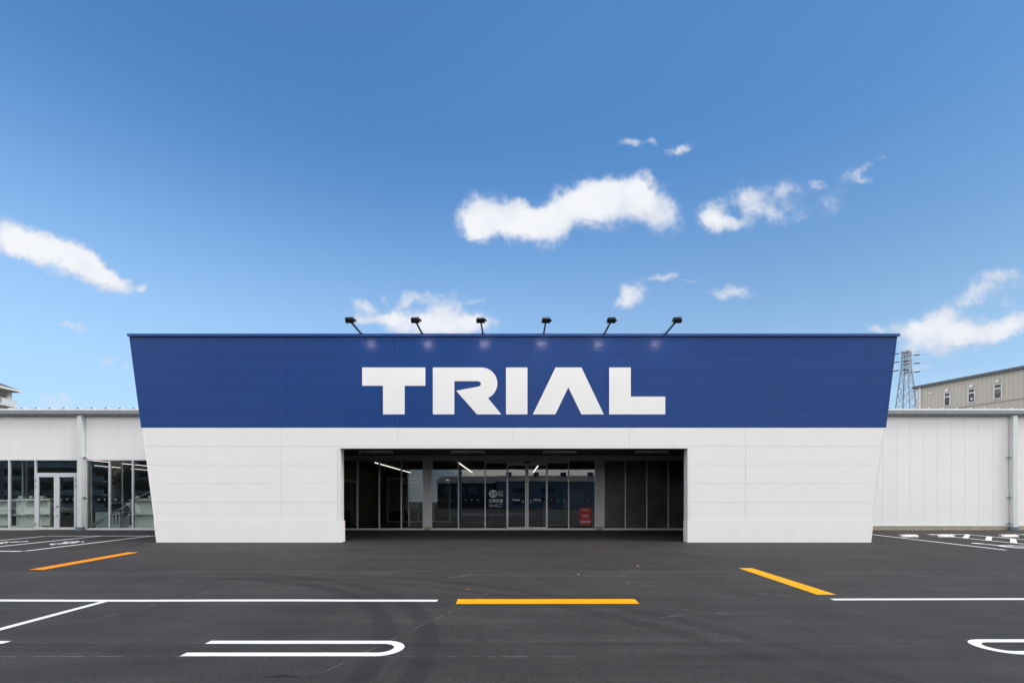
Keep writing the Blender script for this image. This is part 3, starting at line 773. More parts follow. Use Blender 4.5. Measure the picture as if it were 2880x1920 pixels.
# wall strip beside the left downpipe
mb = MB(); mb.quad_prism([(wx(216.8), wz(1479.5)), (wx(240), wz(1479.5)), (wx(240), z_hd - .004), (wx(216.8), z_hd - .004)], YW, YW + 0.14, 0.005); mb.build('wall_strip', M['side_panel'], shop)
mb = MB(); mb.box(wx(216.8), wx(239.6), YW - 0.015, YW + 0.13, G(YW) - .05, wz(1479.7)); mb.build('footing', M['concrete'], shop)
# gutters, drop from the rim, with inner fascia
for xa, xb in ((XL, -11.9), (wx(2440), XR)):
    yg = YW - 0.26
    zt, zb = PZ(1153, yg), PZ(1166.8, yg); h = zt - zb
    prof = [(yg, zt), (yg + .006, zt - h*.60), (yg - .022, zt - h*.66), (yg - .022, zt - h*.70), (yg + .012, zt - h*.74), (yg + .03, zb), (YW - 0.004, zb), (YW - 0.004, zt - .01), (yg + .03, zt - .01), (yg + .012, zt)]
    g = MB().polyx(prof, xa, xb).build('gutter', M['gutter'], shop)
    mb = MB(); x = xa + .15
    while x < xb: mb.box(x, x + .05, yg + .035, yg + .07, zb - .016, zb - .002); x += .59
    mb.build('gutter_bracket', M['dark'], g)
# roof: ribbed white sheet
mb = MB(); zr = PZ(1148.8, YW - 0.24); mb.box(XL, -11.9, YW - 0.24, 60, zr - 0.09, zr - 0.004)
mb.box(wx(2440), XR, YW - 0.24, 60, zr - 0.09, zr - 0.004)
mb.box(-11.9, wx(2440), YW + 0.02, 60, zr - 0.09, zr - 0.004)
zr = PZ(1148.8, YW - 0.24)
def rib(mb, x):
    mb.poly([(x - .10, zr - .003), (x + .10, zr - .003), (x + .035, zr + .045), (x - .02, zr + .045)], YW - 0.235, 60)
mb2 = MB(); xr_ = wx(38.5) - step * 36 
while xr_ < XR:
    if XL < xr_ < XR and not (-11.9 < xr_ < wx(2440)):
        rib(mb, xr_); mb2.box(xr_ - .028, xr_ + .03, YW - .262, YW - .237, zr + .012, zr + .034)
    xr_ += step
roof = mb.build('roof', M['roof'], shop); mb2.build('rib_cap', M['dark'], roof)
# shell of the sales floor
for q_ in ((XL, XR, 59.8, 60), (XL, XL + .2, YW + .2, 59.799), (XR - .2, XR, YW + .07, 59.799)): MB().box(*q_, 0.2, z_eave).build('outer_wall', M['side_panel'], shop)
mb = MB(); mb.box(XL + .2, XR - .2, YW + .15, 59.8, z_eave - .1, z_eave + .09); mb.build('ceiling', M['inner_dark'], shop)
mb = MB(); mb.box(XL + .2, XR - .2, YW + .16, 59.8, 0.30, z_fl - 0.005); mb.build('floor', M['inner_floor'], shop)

# downpipes
def downpipe(x0, x1, yb0, yb1, bx0, bx1, y_br, bz):
    yq = YW - 0.20; dz_ = .0
    p = MB().box(PX(x0, yq), PX(x1, yq), yq, yq + .17, PZ(yb0, yq), PZ(1166.5, yq)).build('downpipe', M['pipe'], shop)
    mb = MB(); cxp, ryp = (PX(bx0, yq) + PX(bx1, yq))/2, .13
    rxp = (PX(bx1, yq) - PX(bx0, yq))/2
    pts = [(cxp + rxp*math.cos(2*math.pi*i/20), yq + .06 + ryp*math.sin(2*math.pi*i/20)) for i in range(20)]
    mb.polyz(pts, G(YW) - .02, PZ(yb1, yq)).build('pipe_base', M['pipe_base'], p)
    for yb in y_br:
        mb = MB(); z = PZ(yb, yq); xe = PX(bz, yq)
        mb.box(PX(x0, yq) - .008, PX(x1, yq) + .008, yq - .008, yq + .178, z - .02, z + .02)
        xs0, xs1 = (xe, PX(x0, yq)) if bz < x0 else (PX(x1, yq), xe)
        mb.box(xs0, xs1, yq + .05, yq + .09, z - .02, z + .02); mb.box(xs0 if bz < x0 else xs1 - .05, xs0 + .05 if bz < x0 else xs1, yq + .05, YW, z - .02, z + .02)
        mb.build('bracket', M['pipe'], p)
downpipe(216.6, 229.3, 1482, 1481, 209.6, 229.8, (1285, 1397.3), 235.5)
downpipe(2850.2, 2862.5, 1482, 1481.2, 2845.5, 2867.5, (1284, 1396.7, 1470.8), 2842)

# ------------------------------------------------------------------ glazing
def glazing(xs, ztop, zbot, name='shopfront_window', mull=0.055, mats='alu', pane='glass', bottom=0.085, header=None, label=None, dots=None, yq=YW, ends=(True, True), rail=0.05, dotmat='sign_white'):
    """xs: centres of the upright bars; one frame with its panes as sub-parts"""
    mb = MB(); d0, d1 = yq - 0.02, yq + 0.07
    for i, x_ in enumerate(xs):
        mb.box(x_ - mull/2, x_ + mull/2, d0, d1, zbot, ztop)
    for a, b in zip(xs[:-1], xs[1:]):
        mb.box(a + mull/2 + .001, b - mull/2 - .001, d0 + .003, d1 - .003, ztop - rail, ztop - .001)
        mb.box(a + mull/2 + .001, b - mull/2 - .001, d0 + .003, d1 - .003, zbot, zbot + bottom)
    for h in (header or []):     # (i, z0, z1): extra transom bar in bay i
        i, z0, z1 = h; mb.box(xs[i] + mull/2 + .001, xs[i+1] - mull/2 - .001, d0 + .006, d1 - .006, z0, z1)
    f = mb.build(name, M[mats], shop)
    if label: f['label'] = label
    for a, b in zip(xs[:-1], xs[1:]):
        MB().box(a + mull/2 - .005, b - mull/2 + .005, yq + .022, yq + .030, zbot + bottom - .01, ztop - rail + .01).build('glass_pane', M[pane], f)
    if dots:
        mb = MB(); z = PZ(dots[0], yq)
        for dx_ in dots[1:]: mb.disc(PX(dx_, yq), yq + .018, z, 0.021, .003)
        mb.build('marker_dots', M[dotmat], f)
    return f
zt1, zb1 = wz(1291.0), z_fl
# far left shopfront up to the double door
glazing([wx(v) for v in (-500, -424, -348, -272, -196, -124, -50, 26.0, 99.9)], zt1, zb1, mull=.056, dots=(1403.4, -160, -90, -10))
# double door with fanlight
zt_tr = wz(1333.4)
mb = MB(); mb.box(wx(101.9), wx(216.6), YW - .018, YW + .07, zt1 - .05, zt1); mb.box(wx(101.9), wx(216.6), YW - .018, YW + .07, zt_tr, wz(1329.0))
mb.box(wx(214.8), wx(216.6), YW - .019, YW + .068, z_fl, zt_tr - .001); fan = mb.build('fanlight', M['alu'], shop)
MB().box(wx(101.5), wx(216.5), YW + .022, YW + .03, wz(1330), zt1 - .04).build('glass_pane', M['glass'], fan)
def leaf(x0, x1, gx0, gx1, knobs, hinges, hx, dots):
    mb = MB(); zt_, zb_ = wz(1333.8), z_fl + .015; g0, g1 = wz(1482), wz(1340.8)
    mb.box(wx(x0), wx(gx0), YW - .03, YW + .03, zb_, zt_); mb.box(wx(gx1), wx(x1), YW - .03, YW + .03, zb_, zt_)
    mb.box(wx(gx0) + .001, wx(gx1) - .001, YW - .028, YW + .028, zb_, g0); mb.box(wx(gx0) + .001, wx(gx1) - .001, YW - .028, YW + .028, g1, zt_)
    d = mb.build('hinged_door', M['alu'], shop)
    MB().box(wx(gx0) - .01, wx(gx1) + .01, YW - .002, YW + .006, g0 - .01, g1 + .01).build('glass_pane', M['glass'], d)
    if knobs:
        mb = MB()
        for kx, ky, r_ in knobs:
            mb.tube((wx(kx), YW - .085, wz(ky)), (wx(kx), YW - .031, wz(ky)), r_, 14); mb.tube((wx(kx), YW - .035, wz(ky)), (wx(kx), YW - .0301, wz(ky)), r_ * 1.3, 14)
        mb.build('door_knob', M['steel'], d)
    for h0, h1 in hinges: MB().box(wx(hx) - .018, wx(hx) + .018, YW - .05, YW - .0305, wz(h1), wz(h0)).build('hinge', M['steel'], d)
    mb = MB()
    for q in dots: mb.disc(wx(q), YW - .006, wz(1403.4), .021, .003)
    mb.build('marker_dots', M['sign_white'], d)
hg = ((1346, 1354.4), (1362.7, 1371.2), (1468.6, 1478))
leaf(102.0, 159.2, 109.7, 153.3, None, hg, 102.4, (115.3, 132.3, 149))
leaf(159.8, 214.6, 167.6, 209.8, ((163.5, 1423.2, .034), (163.8, 1449.2, .022)), hg[:2], 214.4, (172.8, 189.6, 206.4))
# shopfront between the downpipe and the entrance block
glazing([wx(242.2), wx(308), wx(373.7), wx(439), wx(505), wx(570), wx(612)], wz(1291), z_fl, mull=.056, dots=(1404, 276.3, 293.3, 324.3, 341.6))

# porch back wall above and beside the glass
zg_t = wz(1293.6)
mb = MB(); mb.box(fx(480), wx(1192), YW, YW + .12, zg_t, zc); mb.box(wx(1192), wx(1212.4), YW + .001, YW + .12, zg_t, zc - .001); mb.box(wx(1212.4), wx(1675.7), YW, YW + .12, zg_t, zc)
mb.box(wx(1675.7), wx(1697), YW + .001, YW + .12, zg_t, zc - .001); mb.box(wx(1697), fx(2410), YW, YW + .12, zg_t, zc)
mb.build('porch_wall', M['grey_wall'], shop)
for a, b in ((1192.2, 1212.2), (1675.9, 1697)):
    c = MB().quad_prism([(wx(a), wz(1480)), (wx(b), wz(1480)), (wx(b), zg_t - .002), (wx(a), zg_t - .002)], YW - .03, YW + .12, .006).build('column', M['grey_wall'], shop)
    MB().box(wx(a) + .01, wx(b) - .01, YW - .015, YW + .11, G(YW) - .03, wz(1480.3)).build('column_base', M['concrete'], c)
zgb = wz(1490.2)
glazing([wx(v) for v in (820, 881.5, 943.5, 1005.4, 1066.7, 1128.8, 1190.6)], zg_t - .003, zgb, mull=.05, rail=.025, dots=(1405, 1120, 1142.5, 1158.9, 1176.6))
hdr = [(2, wz(1301.5), wz(1296.5))]
glazing([wx(v) for v in (1214.2, 1289.3, 1364.4, 1426.0)], zg_t - .003, zgb, mull=.045, rail=.025, header=hdr, dots=(1405, 1234.7, 1252, 1269, 1309.8, 1327, 1344))
glazing([wx(v) for v in (1538.8, 1599.4, 1674.2)], zg_t - .003, zgb, mull=.045, rail=.025, header=[(0, wz(1301.5), wz(1296.5))], dots=(1405, 1551.7, 1569, 1586, 1619.5, 1636.5, 1653.6))
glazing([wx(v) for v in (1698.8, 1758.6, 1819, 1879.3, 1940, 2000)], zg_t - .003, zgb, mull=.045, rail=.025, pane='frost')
# automatic doors
mb = MB(); mb.box(wx(1427), wx(1537.6), YW - .10, YW + .05, wz(1303), wz(1296.5)); mb.box(wx(1427), wx(1537.6), YW - .015, YW + .05, wz(1296), zg_t - .003)
dh = mb.build('door_header', M['alu'], shop)
MB().box(wx(1472.6), wx(1490.6), YW - .13, YW - .102, wz(1302.2), wz(1297.8)).build('door_sensor', M['dark'], dh)
def sld(x0, x1, g0, g1, lock):
    mb = MB(); zt_, zb_ = wz(1303.4), wz(1489.4); a, b = wz(1481.5), wz(1308.6); y0, y1 = YW - .055, YW - .01
    mb.box(wx(x0), wx(g0), y0, y1, zb_, zt_); mb.box(wx(g1), wx(x1), y0, y1, zb_, zt_)
    mb.box(wx(g0) + .001, wx(g1) - .001, y0 + .003, y1, zb_, a); mb.box(wx(g0) + .001, wx(g1) - .001, y0 + .003, y1, b, zt_)
    d = mb.build('sliding_door', M['alu'], shop)
    MB().box(wx(g0) - .01, wx(g1) + .01, YW - .037, YW - .029, a - .01, b + .01).build('glass_pane', M['glass'], d)
    MB().tube((wx(lock), y0 - .008, wz(1485.3)), (wx(lock), y0 + .001, wz(1485.3)), .02, 12).build('door_lock', M['dark'], d)
    return d
sld(1427.2, 1481.0, 1429.6, 1477.0, 1468.4)
sld(1482.4, 1537.4, 1486.4, 1535.2, 1494.6)

# ------------------------------------------------------------------ vestibule
VB = 29.0; zv = 3.38
mb = MB(); mb.box(-8.6, 3.6, YW + .13, VB, zv, zv + .06); mb.build('vestibule_ceiling', M['inner_ceil'], shop)
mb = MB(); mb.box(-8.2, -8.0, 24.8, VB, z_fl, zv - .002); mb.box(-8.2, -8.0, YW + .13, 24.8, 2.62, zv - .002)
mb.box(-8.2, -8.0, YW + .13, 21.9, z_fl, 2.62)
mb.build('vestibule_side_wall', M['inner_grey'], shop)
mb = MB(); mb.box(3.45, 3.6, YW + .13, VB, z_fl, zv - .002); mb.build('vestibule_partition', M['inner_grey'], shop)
def vx_(x): return PX(x, VB)
zdt = PZ(1346, VB)
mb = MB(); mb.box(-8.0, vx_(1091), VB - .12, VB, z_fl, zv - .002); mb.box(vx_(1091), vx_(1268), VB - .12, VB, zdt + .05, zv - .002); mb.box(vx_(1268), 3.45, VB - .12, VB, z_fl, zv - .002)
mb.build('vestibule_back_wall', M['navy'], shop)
mb = MB()
for xx in (1091.5, 1135.5, 1178, 1222, 1266): mb.box(vx_(xx) - .04, vx_(xx) + .04, VB - .15, VB - .02, z_fl, zdt + .05)
for xa, xb in ((1092, 1266),): mb.box(vx_(xa), vx_(xb), VB - .145, VB - .025, zdt - .03, zdt + .047); mb.box(vx_(1137), vx_(1266), VB - .145, VB - .025, zdt - .28, zdt - .18)
mb.box(vx_(1092), vx_(1266), VB - .145, VB - .025, z_fl, z_fl + .07)
inf = mb.build('inner_door_frame', M['frame_dim'], shop)
MB().box(vx_(1092), vx_(1266), VB - .09, VB - .082, z_fl + .05, zdt - .02).build('glass_pane', M['glass_dark'], inf)
mb = MB()
for y_ in (21.95, 24.75): mb.box(-8.01, -7.93, y_ - .05, y_ + .05, z_fl, 2.66)
mb.box(-8.01, -7.93, 21.9, 24.8, 2.56, 2.66); sf = mb.build('side_door_frame', M['frame_dim'], shop)
MB().box(-8.1, -8.09, 22, 24.7, z_fl, 2.6).build('glass_pane', M['glass_dark'], sf)
# diagonal brace behind the left shopfront
mb = MB(); ybz = YW + .45
a = P(253.5, 1481, ybz); b = P(470, 1352, ybz); d = (b - a).normalized()
mb.tube(a + d*.25, b, .022, 10); mb.beam(a, a + d*.62, .03, .13); m_ = a + d * ((PX(362, ybz) - a.x) / d.x)
for s_ in (-1, 1): mb.tube(m_ - d*.22 + Vector((0, 0, s_*.035)), m_ + d*.22 + Vector((0, 0, s_*.035)), .012, 8)
mb.beam(m_ - d*.25, m_ - d*.18, .05, .09); mb.beam(m_ + d*.18, m_ + d*.25, .05, .09)
mb.build('brace', M['steel'], shop)

# ================================================================== things on and in the shop
ordinal = ['leftmost', 'second from the left', 'third from the left', 'third from the right', 'second from the right', 'rightmost']
# floodlights on their arms
zA = PZ(941, YF) + .03
fl = empty('floodlight', (0, YF, zA))
MB().beam((0, .10, 0.0), (0, -1.05, 0.02), .045, .05).build('arm', M['arm'], fl, local=True)
MB().box(-.05, .05, .02, .16, -.06, .03).build('arm_base', M['arm'], fl, local=True)
mb = MB(); ca, sa = math.cos(R(38)), math.sin(R(38))
def rot(y, z): return (-1.10 + y*ca - z*sa, .045 + y*sa + z*ca)
hd = [rot(*p) for p in ((-.07,-.035), (.07,-.035), (.07,.0), (.05,.02), (-.05,.055), (-.07,.04))]
mb.polyx(hd, -.118, .118)
for k in range(9):
    x_ = -.105 + k * .0262
    mb.polyx([rot(*p) for p in ((-.05,.045), (.045,.015), (.04,.05), (-.045,.085))], x_ - .004, x_ + .004)
mb.polyx([rot(*p) for p in ((-.078,-.085), (-.066,-.085), (-.066,.02), (-.078,.02))], -.12, .12)
for s_ in (-1, 1): mb.polyx([rot(*p) for p in ((-.066,-.08), (.07,-.05), (.07,-.03), (-.066,-.03))], s_*.116 - .003, s_*.116 + .003)
head = mb.build('lamp_head', M['black'], fl, local=True)
MB().polyx([rot(*p) for p in ((-.055,-.043), (.06,-.043), (.06,-.0365), (-.055,-.0365))], -.095, .095).build('lens', M['led_flood'], head, local=True)
mb = MB(); mb.beam((-.13, *rot(.0, -.0)), (-.13, *rot(.02, -.10)), .008, .03); mb.beam((.13, *rot(.0, -.0)), (.13, *rot(.02, -.10)), .008, .03); mb.beam((-.13, *rot(.02, -.10)), (.13, *rot(.02, -.10)), .03, .008)
mb.tube((.118, -1.06, .06), (.17, -1.02, .035), .03, 10)
mb.build('yoke', M['black'], fl, local=True)
mb = MB(); prev = None
for i in range(9):
    t_ = i / 8; p = Vector((.02 + .10*t_, -1.14 + .12*t_, .10 + .045*math.sin(math.pi*t_)))
    if prev: mb.tube(prev, p, .004, 6)
    prev = p
mb.build('cable', M['black'], fl, local=True)
bases = [1015.9, 1187.2, 1358.2, 1528.9, 1699.8, 1871.5]
for i, bx in enumerate(bases):
    o = fl if i == 0 else copy_tree(fl)
    o.location = (fx(bx), YF, zA)
    tag(o, f'{ordinal[i]} of the six black floodlights on arms above the blue band', 'floodlight', 'floodlights over the letters')
# ceiling lights in the porch
YC = 18.3
cl = empty('ceiling_light', (0, YC, PZ(1267.8, YC)))
mb = MB(); mb.polyx([(-.11, 0), (.11, 0), (.05, -.075), (-.05, -.075)], -.62, .62); mb.build('housing', M['lamp_white'], cl, local=True)
MB().box(-.63, -.605, -.06, .06, -.10, -.0).build('end_cap', M['lamp_white'], cl, local=True)
MB().box(.605, .63, -.06, .06, -.10, -.0).build('end_cap', M['lamp_white'], cl, local=True)
MB().box(-.55, -.50, -.03, .03, .001, .10).build('hanger', M['black'], cl, local=True); MB().box(.50, .55, -.03, .03, .001, .10).build('hanger', M['black'], cl, local=True)
pos4 = ['leftmost', 'second from the left', 'third from the left', 'rightmost']
for i, (xa, xb) in enumerate(((1010.7,1105.5), (1269.7,1362), (1528,1620), (1786,1879))):
    o = cl if i == 0 else copy_tree(cl)
    o.location.x = PX((xa + xb)/2, YC)
    tag(o, f'{pos4[i]} of four white unlit batten lights under the porch ceiling', 'ceiling light', 'batten lights in the porch')
# lit strips
def led_strip(name, x, y0, y1, z, label, group):
    r_ = empty(name, (x, (y0+y1)/2, z)); L = (y1-y0)/2
    MB().box(-.045, .045, -L, L, .012, .05).build('housing', M['lamp_white'], r_, local=True)
    MB().box(-.017, .017, -L + .02, L - .02, -.012, .011).build('tube', M['led'], r_, local=True)
    tag(r_, label, 'strip light', group); return r_
for x, y0, lab in ((-6.1, 21.4, 'long glowing strip light at the left of the dim vestibule ceiling'), (-2.41, 21.3, 'glowing strip light in the middle of the vestibule ceiling, left of the 24 sticker'), (1.22, 21.6, 'glowing strip light of the vestibule seen through the right sliding door')):
    led_strip('strip_light', x, y0, 28.8, zv - .055, lab, 'strip lights in the vestibule')
proto = None; n = 0
for x0, y00 in ((-27.9, 31.0), (-31.5, 36.4)):
    y = y00
    for k in range(4):
        if proto is None:
            proto = led_strip('strip_light', x0, y, y + 2.45, 4.32, 'glowing strip light hanging in the dim sales floor behind the left shopfront', 'strip lights in the sales floor'); o = proto
        else: o = copy_tree(proto)
        o.location = (x0, y + 1.22, 4.32); y += 3.5
for k in range(5):
    for xx in (-7.0, -3.4):
        o = copy_tree(proto); o.location = (xx, 34 + k*4.5, 3.9); o['label'] = 'glowing strip light far inside the shop seen through the inner doors'; o['group'] = 'strip lights beyond the inner doors'

# red prohibition sign on the glass
def on_glass(name, loc): return empty(name, loc)
yg = YW + .016
sx0, sx1, sy0, sy1 = 1620 + 215/19.6, 1620 + 843/19.6, 1410 + 318/19.6, 1410 + 1280/19.6
rs = empty('notice_sign', ((wx(sx0)+wx(sx1))/2, yg, wz(sy1)))
tag(rs, 'red notice with white Japanese lettering stuck on the glass beside the right column', 'sign')
MB().box(wx(sx0), wx(sx1), yg, yg + .003, wz(sy1), wz(sy0)).build('board', M['red_sign'], rs)
scx = (wx(sx0)+wx(sx1))/2
def rz_(v): return wz(1410 + v/19.6)
text_mesh('lettering', '禁　煙', .085, M['sign_white'], rs, (scx, yg - .002, rz_(448)), width=.20, weight=.001)
text_mesh('lettering', 'NO SMOKING', .03, M['sign_white'], rs, (scx, yg - .002, rz_(524)), width=.165)
text_mesh('lettering', '火気厳禁', .088, M['sign_white'], rs, (scx, yg - .002, rz_(772)), width=.265, weight=.001)
text_mesh('lettering', 'NO OPEN FLAMES', .03, M['sign_white'], rs, (scx, yg - .002, rz_(852)), width=.215)
text_mesh('lettering', '危険物品持込厳禁', .085, M['sign_white'], rs, (scx, yg - .002, rz_(1100)), width=.465, weight=.001)
text_mesh('lettering', 'NO DANGEROUS GOODS', .03, M['sign_white'], rs, (scx, yg - .002, rz_(1178)), width=.325)
mb = MB()
for v_ in (632, 968): mb.box(wx(sx0) + .004, wx(sx1) - .004, yg - .0012, yg - .0002, rz_(v_) - .002, rz_(v_) + .002)
mb.build('divider', M['sign_dark'], rs)
# small red round sticker
px_, pz_ = 1620 + 757/19.6, 1410 + 200/19.6
o = MB().disc(wx(px_), yg, wz(pz_), .045, .003, 20).build('round_sticker', material('dull_red', (0.10, 0.012, 0.012), .6)); tag(o, 'small dull red round sticker above the red notice', 'sticker')
# 24 hours sticker
hs = empty('opening_hours_sticker', (wx(1395), yg, wz(1425)))
tag(hs, 'pale 24 in a disc over four pictogram squares, left of the sliding doors', 'sticker')
def hx(v): return wx(1360 + v/26.13)
def hz(v): return wz(1370 + v/26.13)
MB().disc(hx(697), yg, hz(465), (hx(1000)-hx(394))/2, .003, 32).build('disc', M['sign_white'], hs)
text_mesh('number', '24', .27, M['sign_dark'], hs, (hx(697), yg - .002, hz(470)), width=hx(915)-hx(480))
for cx_, cz_, ch in ((1145, 360, '営'), (1335, 360, '業'), (1140, 580, '時'), (1338, 580, '間')):
    text_mesh('character', ch, .105, M['sign_white'], hs, (hx(cx_), yg, hz(cz_)), width=.097, weight=.0015)
for i, cx_ in enumerate((508, 773, 1040, 1308)):
    sq = MB().box(hx(cx_-105), hx(cx_+105), yg, yg + .003, hz(1085), hz(862)).build('pictogram', M['sign_white'], hs)
    mb = MB(); f0 = yg - .002
    def pp(a, b): return (hx(cx_ + a), hz(973 - b))
    if i == 0:
        mb.poly([pp(-70,-60), pp(70,-60), pp(70,35), pp(35,35), pp(20,58), pp(-25,58), pp(-38,35), pp(-70,35)], f0, f0 + .0015)
    if i == 1:
        mb.poly([pp(-40,-10), pp(70,-30), pp(70,-18), pp(-40,4)], f0, f0 + .0015)
    if i == 2:
        mb.poly([pp(-65,70), pp(-30,30), pp(50,20), pp(75,45), pp(70,-75), pp(50,-75), pp(42,-25), pp(-15,-25), pp(-30,-75), pp(-52,-75), pp(-42,0)], f0, f0 + .0015)
    if i == 3:
        mb.poly([pp(-60,60), pp(-45,70), pp(60,-50), pp(48,-60)], f0, f0 + .0015); mb.poly([pp(50,70), pp(62,60), pp(-40,-60), pp(-52,-50)], f0 - .001, f0 + .0003)
    if i < 3: mb.poly([pp(-85,-100), pp(-70,-108), pp(100,98), pp(88,106)], f0 - .002, f0 - .0005)
    mb.build('pictogram_figure', M['sign_dark'], sq)
text_mesh('small_text', '防犯カメラ・防犯タグ設置店', .045, M['sign_white'], hs, (hx(900), yg, hz(1213)), width=hx(1410)-hx(395))
mb = MB(); rnd = random.Random(3)
for v_, x1_ in ((1318, 1065), (1395, 1370)):
    xx = 400
    while xx < x1_:
        mb.box(hx(xx), hx(xx + 22), yg, yg + .002, hz(v_ + rnd.choice((18, 24))), hz(v_ - rnd.choice((14, 22)))); xx += 36
mb.build('fine_print', M['lamp_white'], hs)
# door stickers
for tx, ax, lab in ((1380 + 945/13.07, 1380 + 1188/13.07, 'left'), (1380 + 1705/13.07, 1380 + 1466/13.07, 'right')):
    ys = YW - .043
    r_ = empty('door_sticker', (wx(tx), ys, wz(1406)))
    tag(r_, f'pale shop name and teal triangle on the {lab} sliding door leaf', 'sticker', 'stickers on the sliding doors')
    wS = (300/13.07)/FPX*YW; hS = (66/13.07)/FPX*YW; x0 = wx(tx) - wS/2; z0 = wz(1370 + 495/13.07)
    def mp(pts): return [(x0 + (a-182)/(2146-182)*wS, z0 + (680-b)/(680-376.5)*hS) for a, b in pts][::-1]
    mb = MB()
    for pts in ([(182,376.5),(591,376.5),(591,495),(457,495),(457,680),(317,680),(317,495),(182,495)], Rp, [(1114,376.5),(1253,376.5),(1253,680),(1114,680)], [(1435,376.5),(1603,376.5),(1748,680),(1603,680),(1518,505),(1434,680),(1288,680)], [(1783,376.5),(1923,376.5),(1923,565),(2146,565),(2146,680),(1783,680)]):
        mb.poly(mp(pts), ys, ys + .003)
    mb.build('shop_name', M['sign_white'], r_)
    ax0 = wx(ax); 
    MB().poly([(ax0 - .045, wz(1370 + 508/13.07)), (ax0 + .045, wz(1370 + 508/13.07)), (ax0, wz(1370 + 428/13.07))], ys, ys + .003).build('triangle', M['sign_teal'], r_)
    MB().box(ax0 - .052, ax0 + .052, ys, ys + .003, wz(1370 + 570/13.07), wz(1370 + 536/13.07)).build('bar', M['sign_teal'], r_)
# arrow sign on the inner doors
yi = VB - .16; ic = 940 + 1553/7.13
ar = empty('entrance_sign', (PX(ic, yi), yi, PZ(1426, yi)))
tag(ar, 'grey disc with an arrow over the word for entrance on the inner glass door', 'sign')
MB().disc(PX(ic, yi), yi, PZ(1280 + 878/7.13, yi), .175, .003, 24).build('disc', M['frame_dim'], ar)
cxx, czz = PX(ic, yi), PZ(1280 + 878/7.13, yi)
MB().poly([(cxx-.012,czz-.11),(cxx+.012,czz-.11),(cxx+.012,czz+.05),(cxx+.07,czz-.01),(cxx+.085,czz+.008),(cxx,czz+.10),(cxx-.085,czz+.008),(cxx-.07,czz-.01),(cxx-.012,czz+.05)], yi - .004, yi - .001).build('arrow', M['sign_dark'], ar)
b0, b1 = PX(940 + 1420/7.13, yi), PX(940 + 1700/7.13, yi)
MB().box(b0, b1, yi, yi + .003, PZ(1280 + 1075/7.13, yi), PZ(1280 + 955/7.13, yi)).build('band', M['frame_dim'], ar)
text_mesh('lettering', '入口', .2, M['sign_dark'], ar, (cxx, yi - .003, PZ(1280 + 1013/7.13, yi)), width=.36)

# ------------------------------------------------------------------ shop fittings seen through the left glass
zf = z_fl
def gondola(cx, cy, w, h, label, place, boxes=2):
    g = empty('display_shelf', (cx, cy, zf))
    MB().box(-w/2, w/2, .20, .24, 0, h).build('back_panel', M['shelf'], g, local=True)
    for s_ in (-1, 1):
        MB().box(s_*w/2 - .02, s_*w/2 + .02, .14, .25, 0, h + .02).build('upright', M['shelf'], g, local=True)
    MB().box(-w/2 + .021, w/2 - .021, -.20, .138, 0.0, .13).build('base_deck', M['shelf'], g, local=True)
    for hz_ in (.62, h - .09):
        s = MB().box(-w/2 + .021, w/2 - .021, -.18, .199, hz_, hz_ + .03).build('shelf_board', M['shelf'], g, local=True)
        for s_ in (-1, 1): MB().polyx([(.13, hz_ - .001), (-.14, hz_ - .001), (.13, hz_ - .11)], s_*(w/2 - .03) - .006, s_*(w/2 - .03) + .006).build('shelf_bracket', M['shelf'], s, local=True)
    tag(g, label, 'shelf', 'white display shelves behind the glass'); 
    for k in range(boxes):
        bx = MB().box(cx - w/2 + .18 + k*(w - .5)/max(1, boxes-1 or 1), cx - w/2 + .34 + k*(w - .5)/max(1, boxes-1 or 1), cy + .02, cy + .16, zf + h + .022, zf + h + .12).build('carton', M['shelf'])
        tag(bx, f'{("left", "middle", "right")[k] if boxes > 1 else "single"} white carton on the shelf {place}', 'carton', 'cartons on the shelves')
    return g
gondola(-21.95, 22.0, 1.5, 1.36, 'white display shelf left of the double door, standing behind the glass', 'left of the double door', 3)
gondola(-23.95, 22.1, 1.5, 1.30, 'white display shelf at the left edge of the photo, behind the glass', 'at the left edge of the photo', 1)
gondola(-16.75, 22.3, 1.7, 1.36, 'white display shelf next to the slanted block edge, behind the glass', 'next to the slanted block edge', 3)
cb = empty('glass_door_cabinet', (-18.35, 22.2, zf)); tag(cb, 'low pale grey cabinet behind the diagonal brace in the left shopfront', 'cabinet')
MB().box(-.55, .05, -.3, .3, 0, .74).build('body', M['cabinet'], cb, local=True)
mb = MB(); mb.box(.051, .55, -.3, -.26, 0, .20); mb.box(.051, .55, -.3, -.26, .62, .74); 
for x_ in (.051, .20, .35, .50): mb.box(x_, x_ + .05, -.299, -.262, .2, .62)
mb.box(.051, .55, .26, .3, 0, .74); mb.box(.051, .55, -.259, .259, 0, .03); mb.box(.051, .55, -.259, .259, .70, .739)
mb.build('slotted_front', M['cabinet'], cb, local=True)
for x_, lab in ((-18.63, 'white roll blind cord hanging beside the left downpipe'), (-17.0, 'white roll blind cord hanging left of the slanted block edge'), (-21.35, 'white roll blind cord left of the double door')):
    mb = MB(); z0_ = 1.05
    mb.tube((x_, YW + .3, z0_), (x_ - .01, YW + .3, 3.36), .006, 6); mb.tube((x_ + .035, YW + .3, z0_), (x_ + .02, YW + .3, 3.36), .006, 6); mb.tube((x_, YW + .3, z0_), (x_ + .035, YW + .3, z0_), .006, 6)
    tag(mb.build('blind_cord', M['shelf']), label=lab, cat='blind cord', group='blind cords behind the shopfront')
o = MB().tube((PX(257.5, 21.3), 21.3, zf), (PX(257.5, 21.3), 21.3, 3.2), .02, 8).build('pole', M['shelf']); tag(o, 'thin white upright pole behind the pane right of the left downpipe', 'pole')
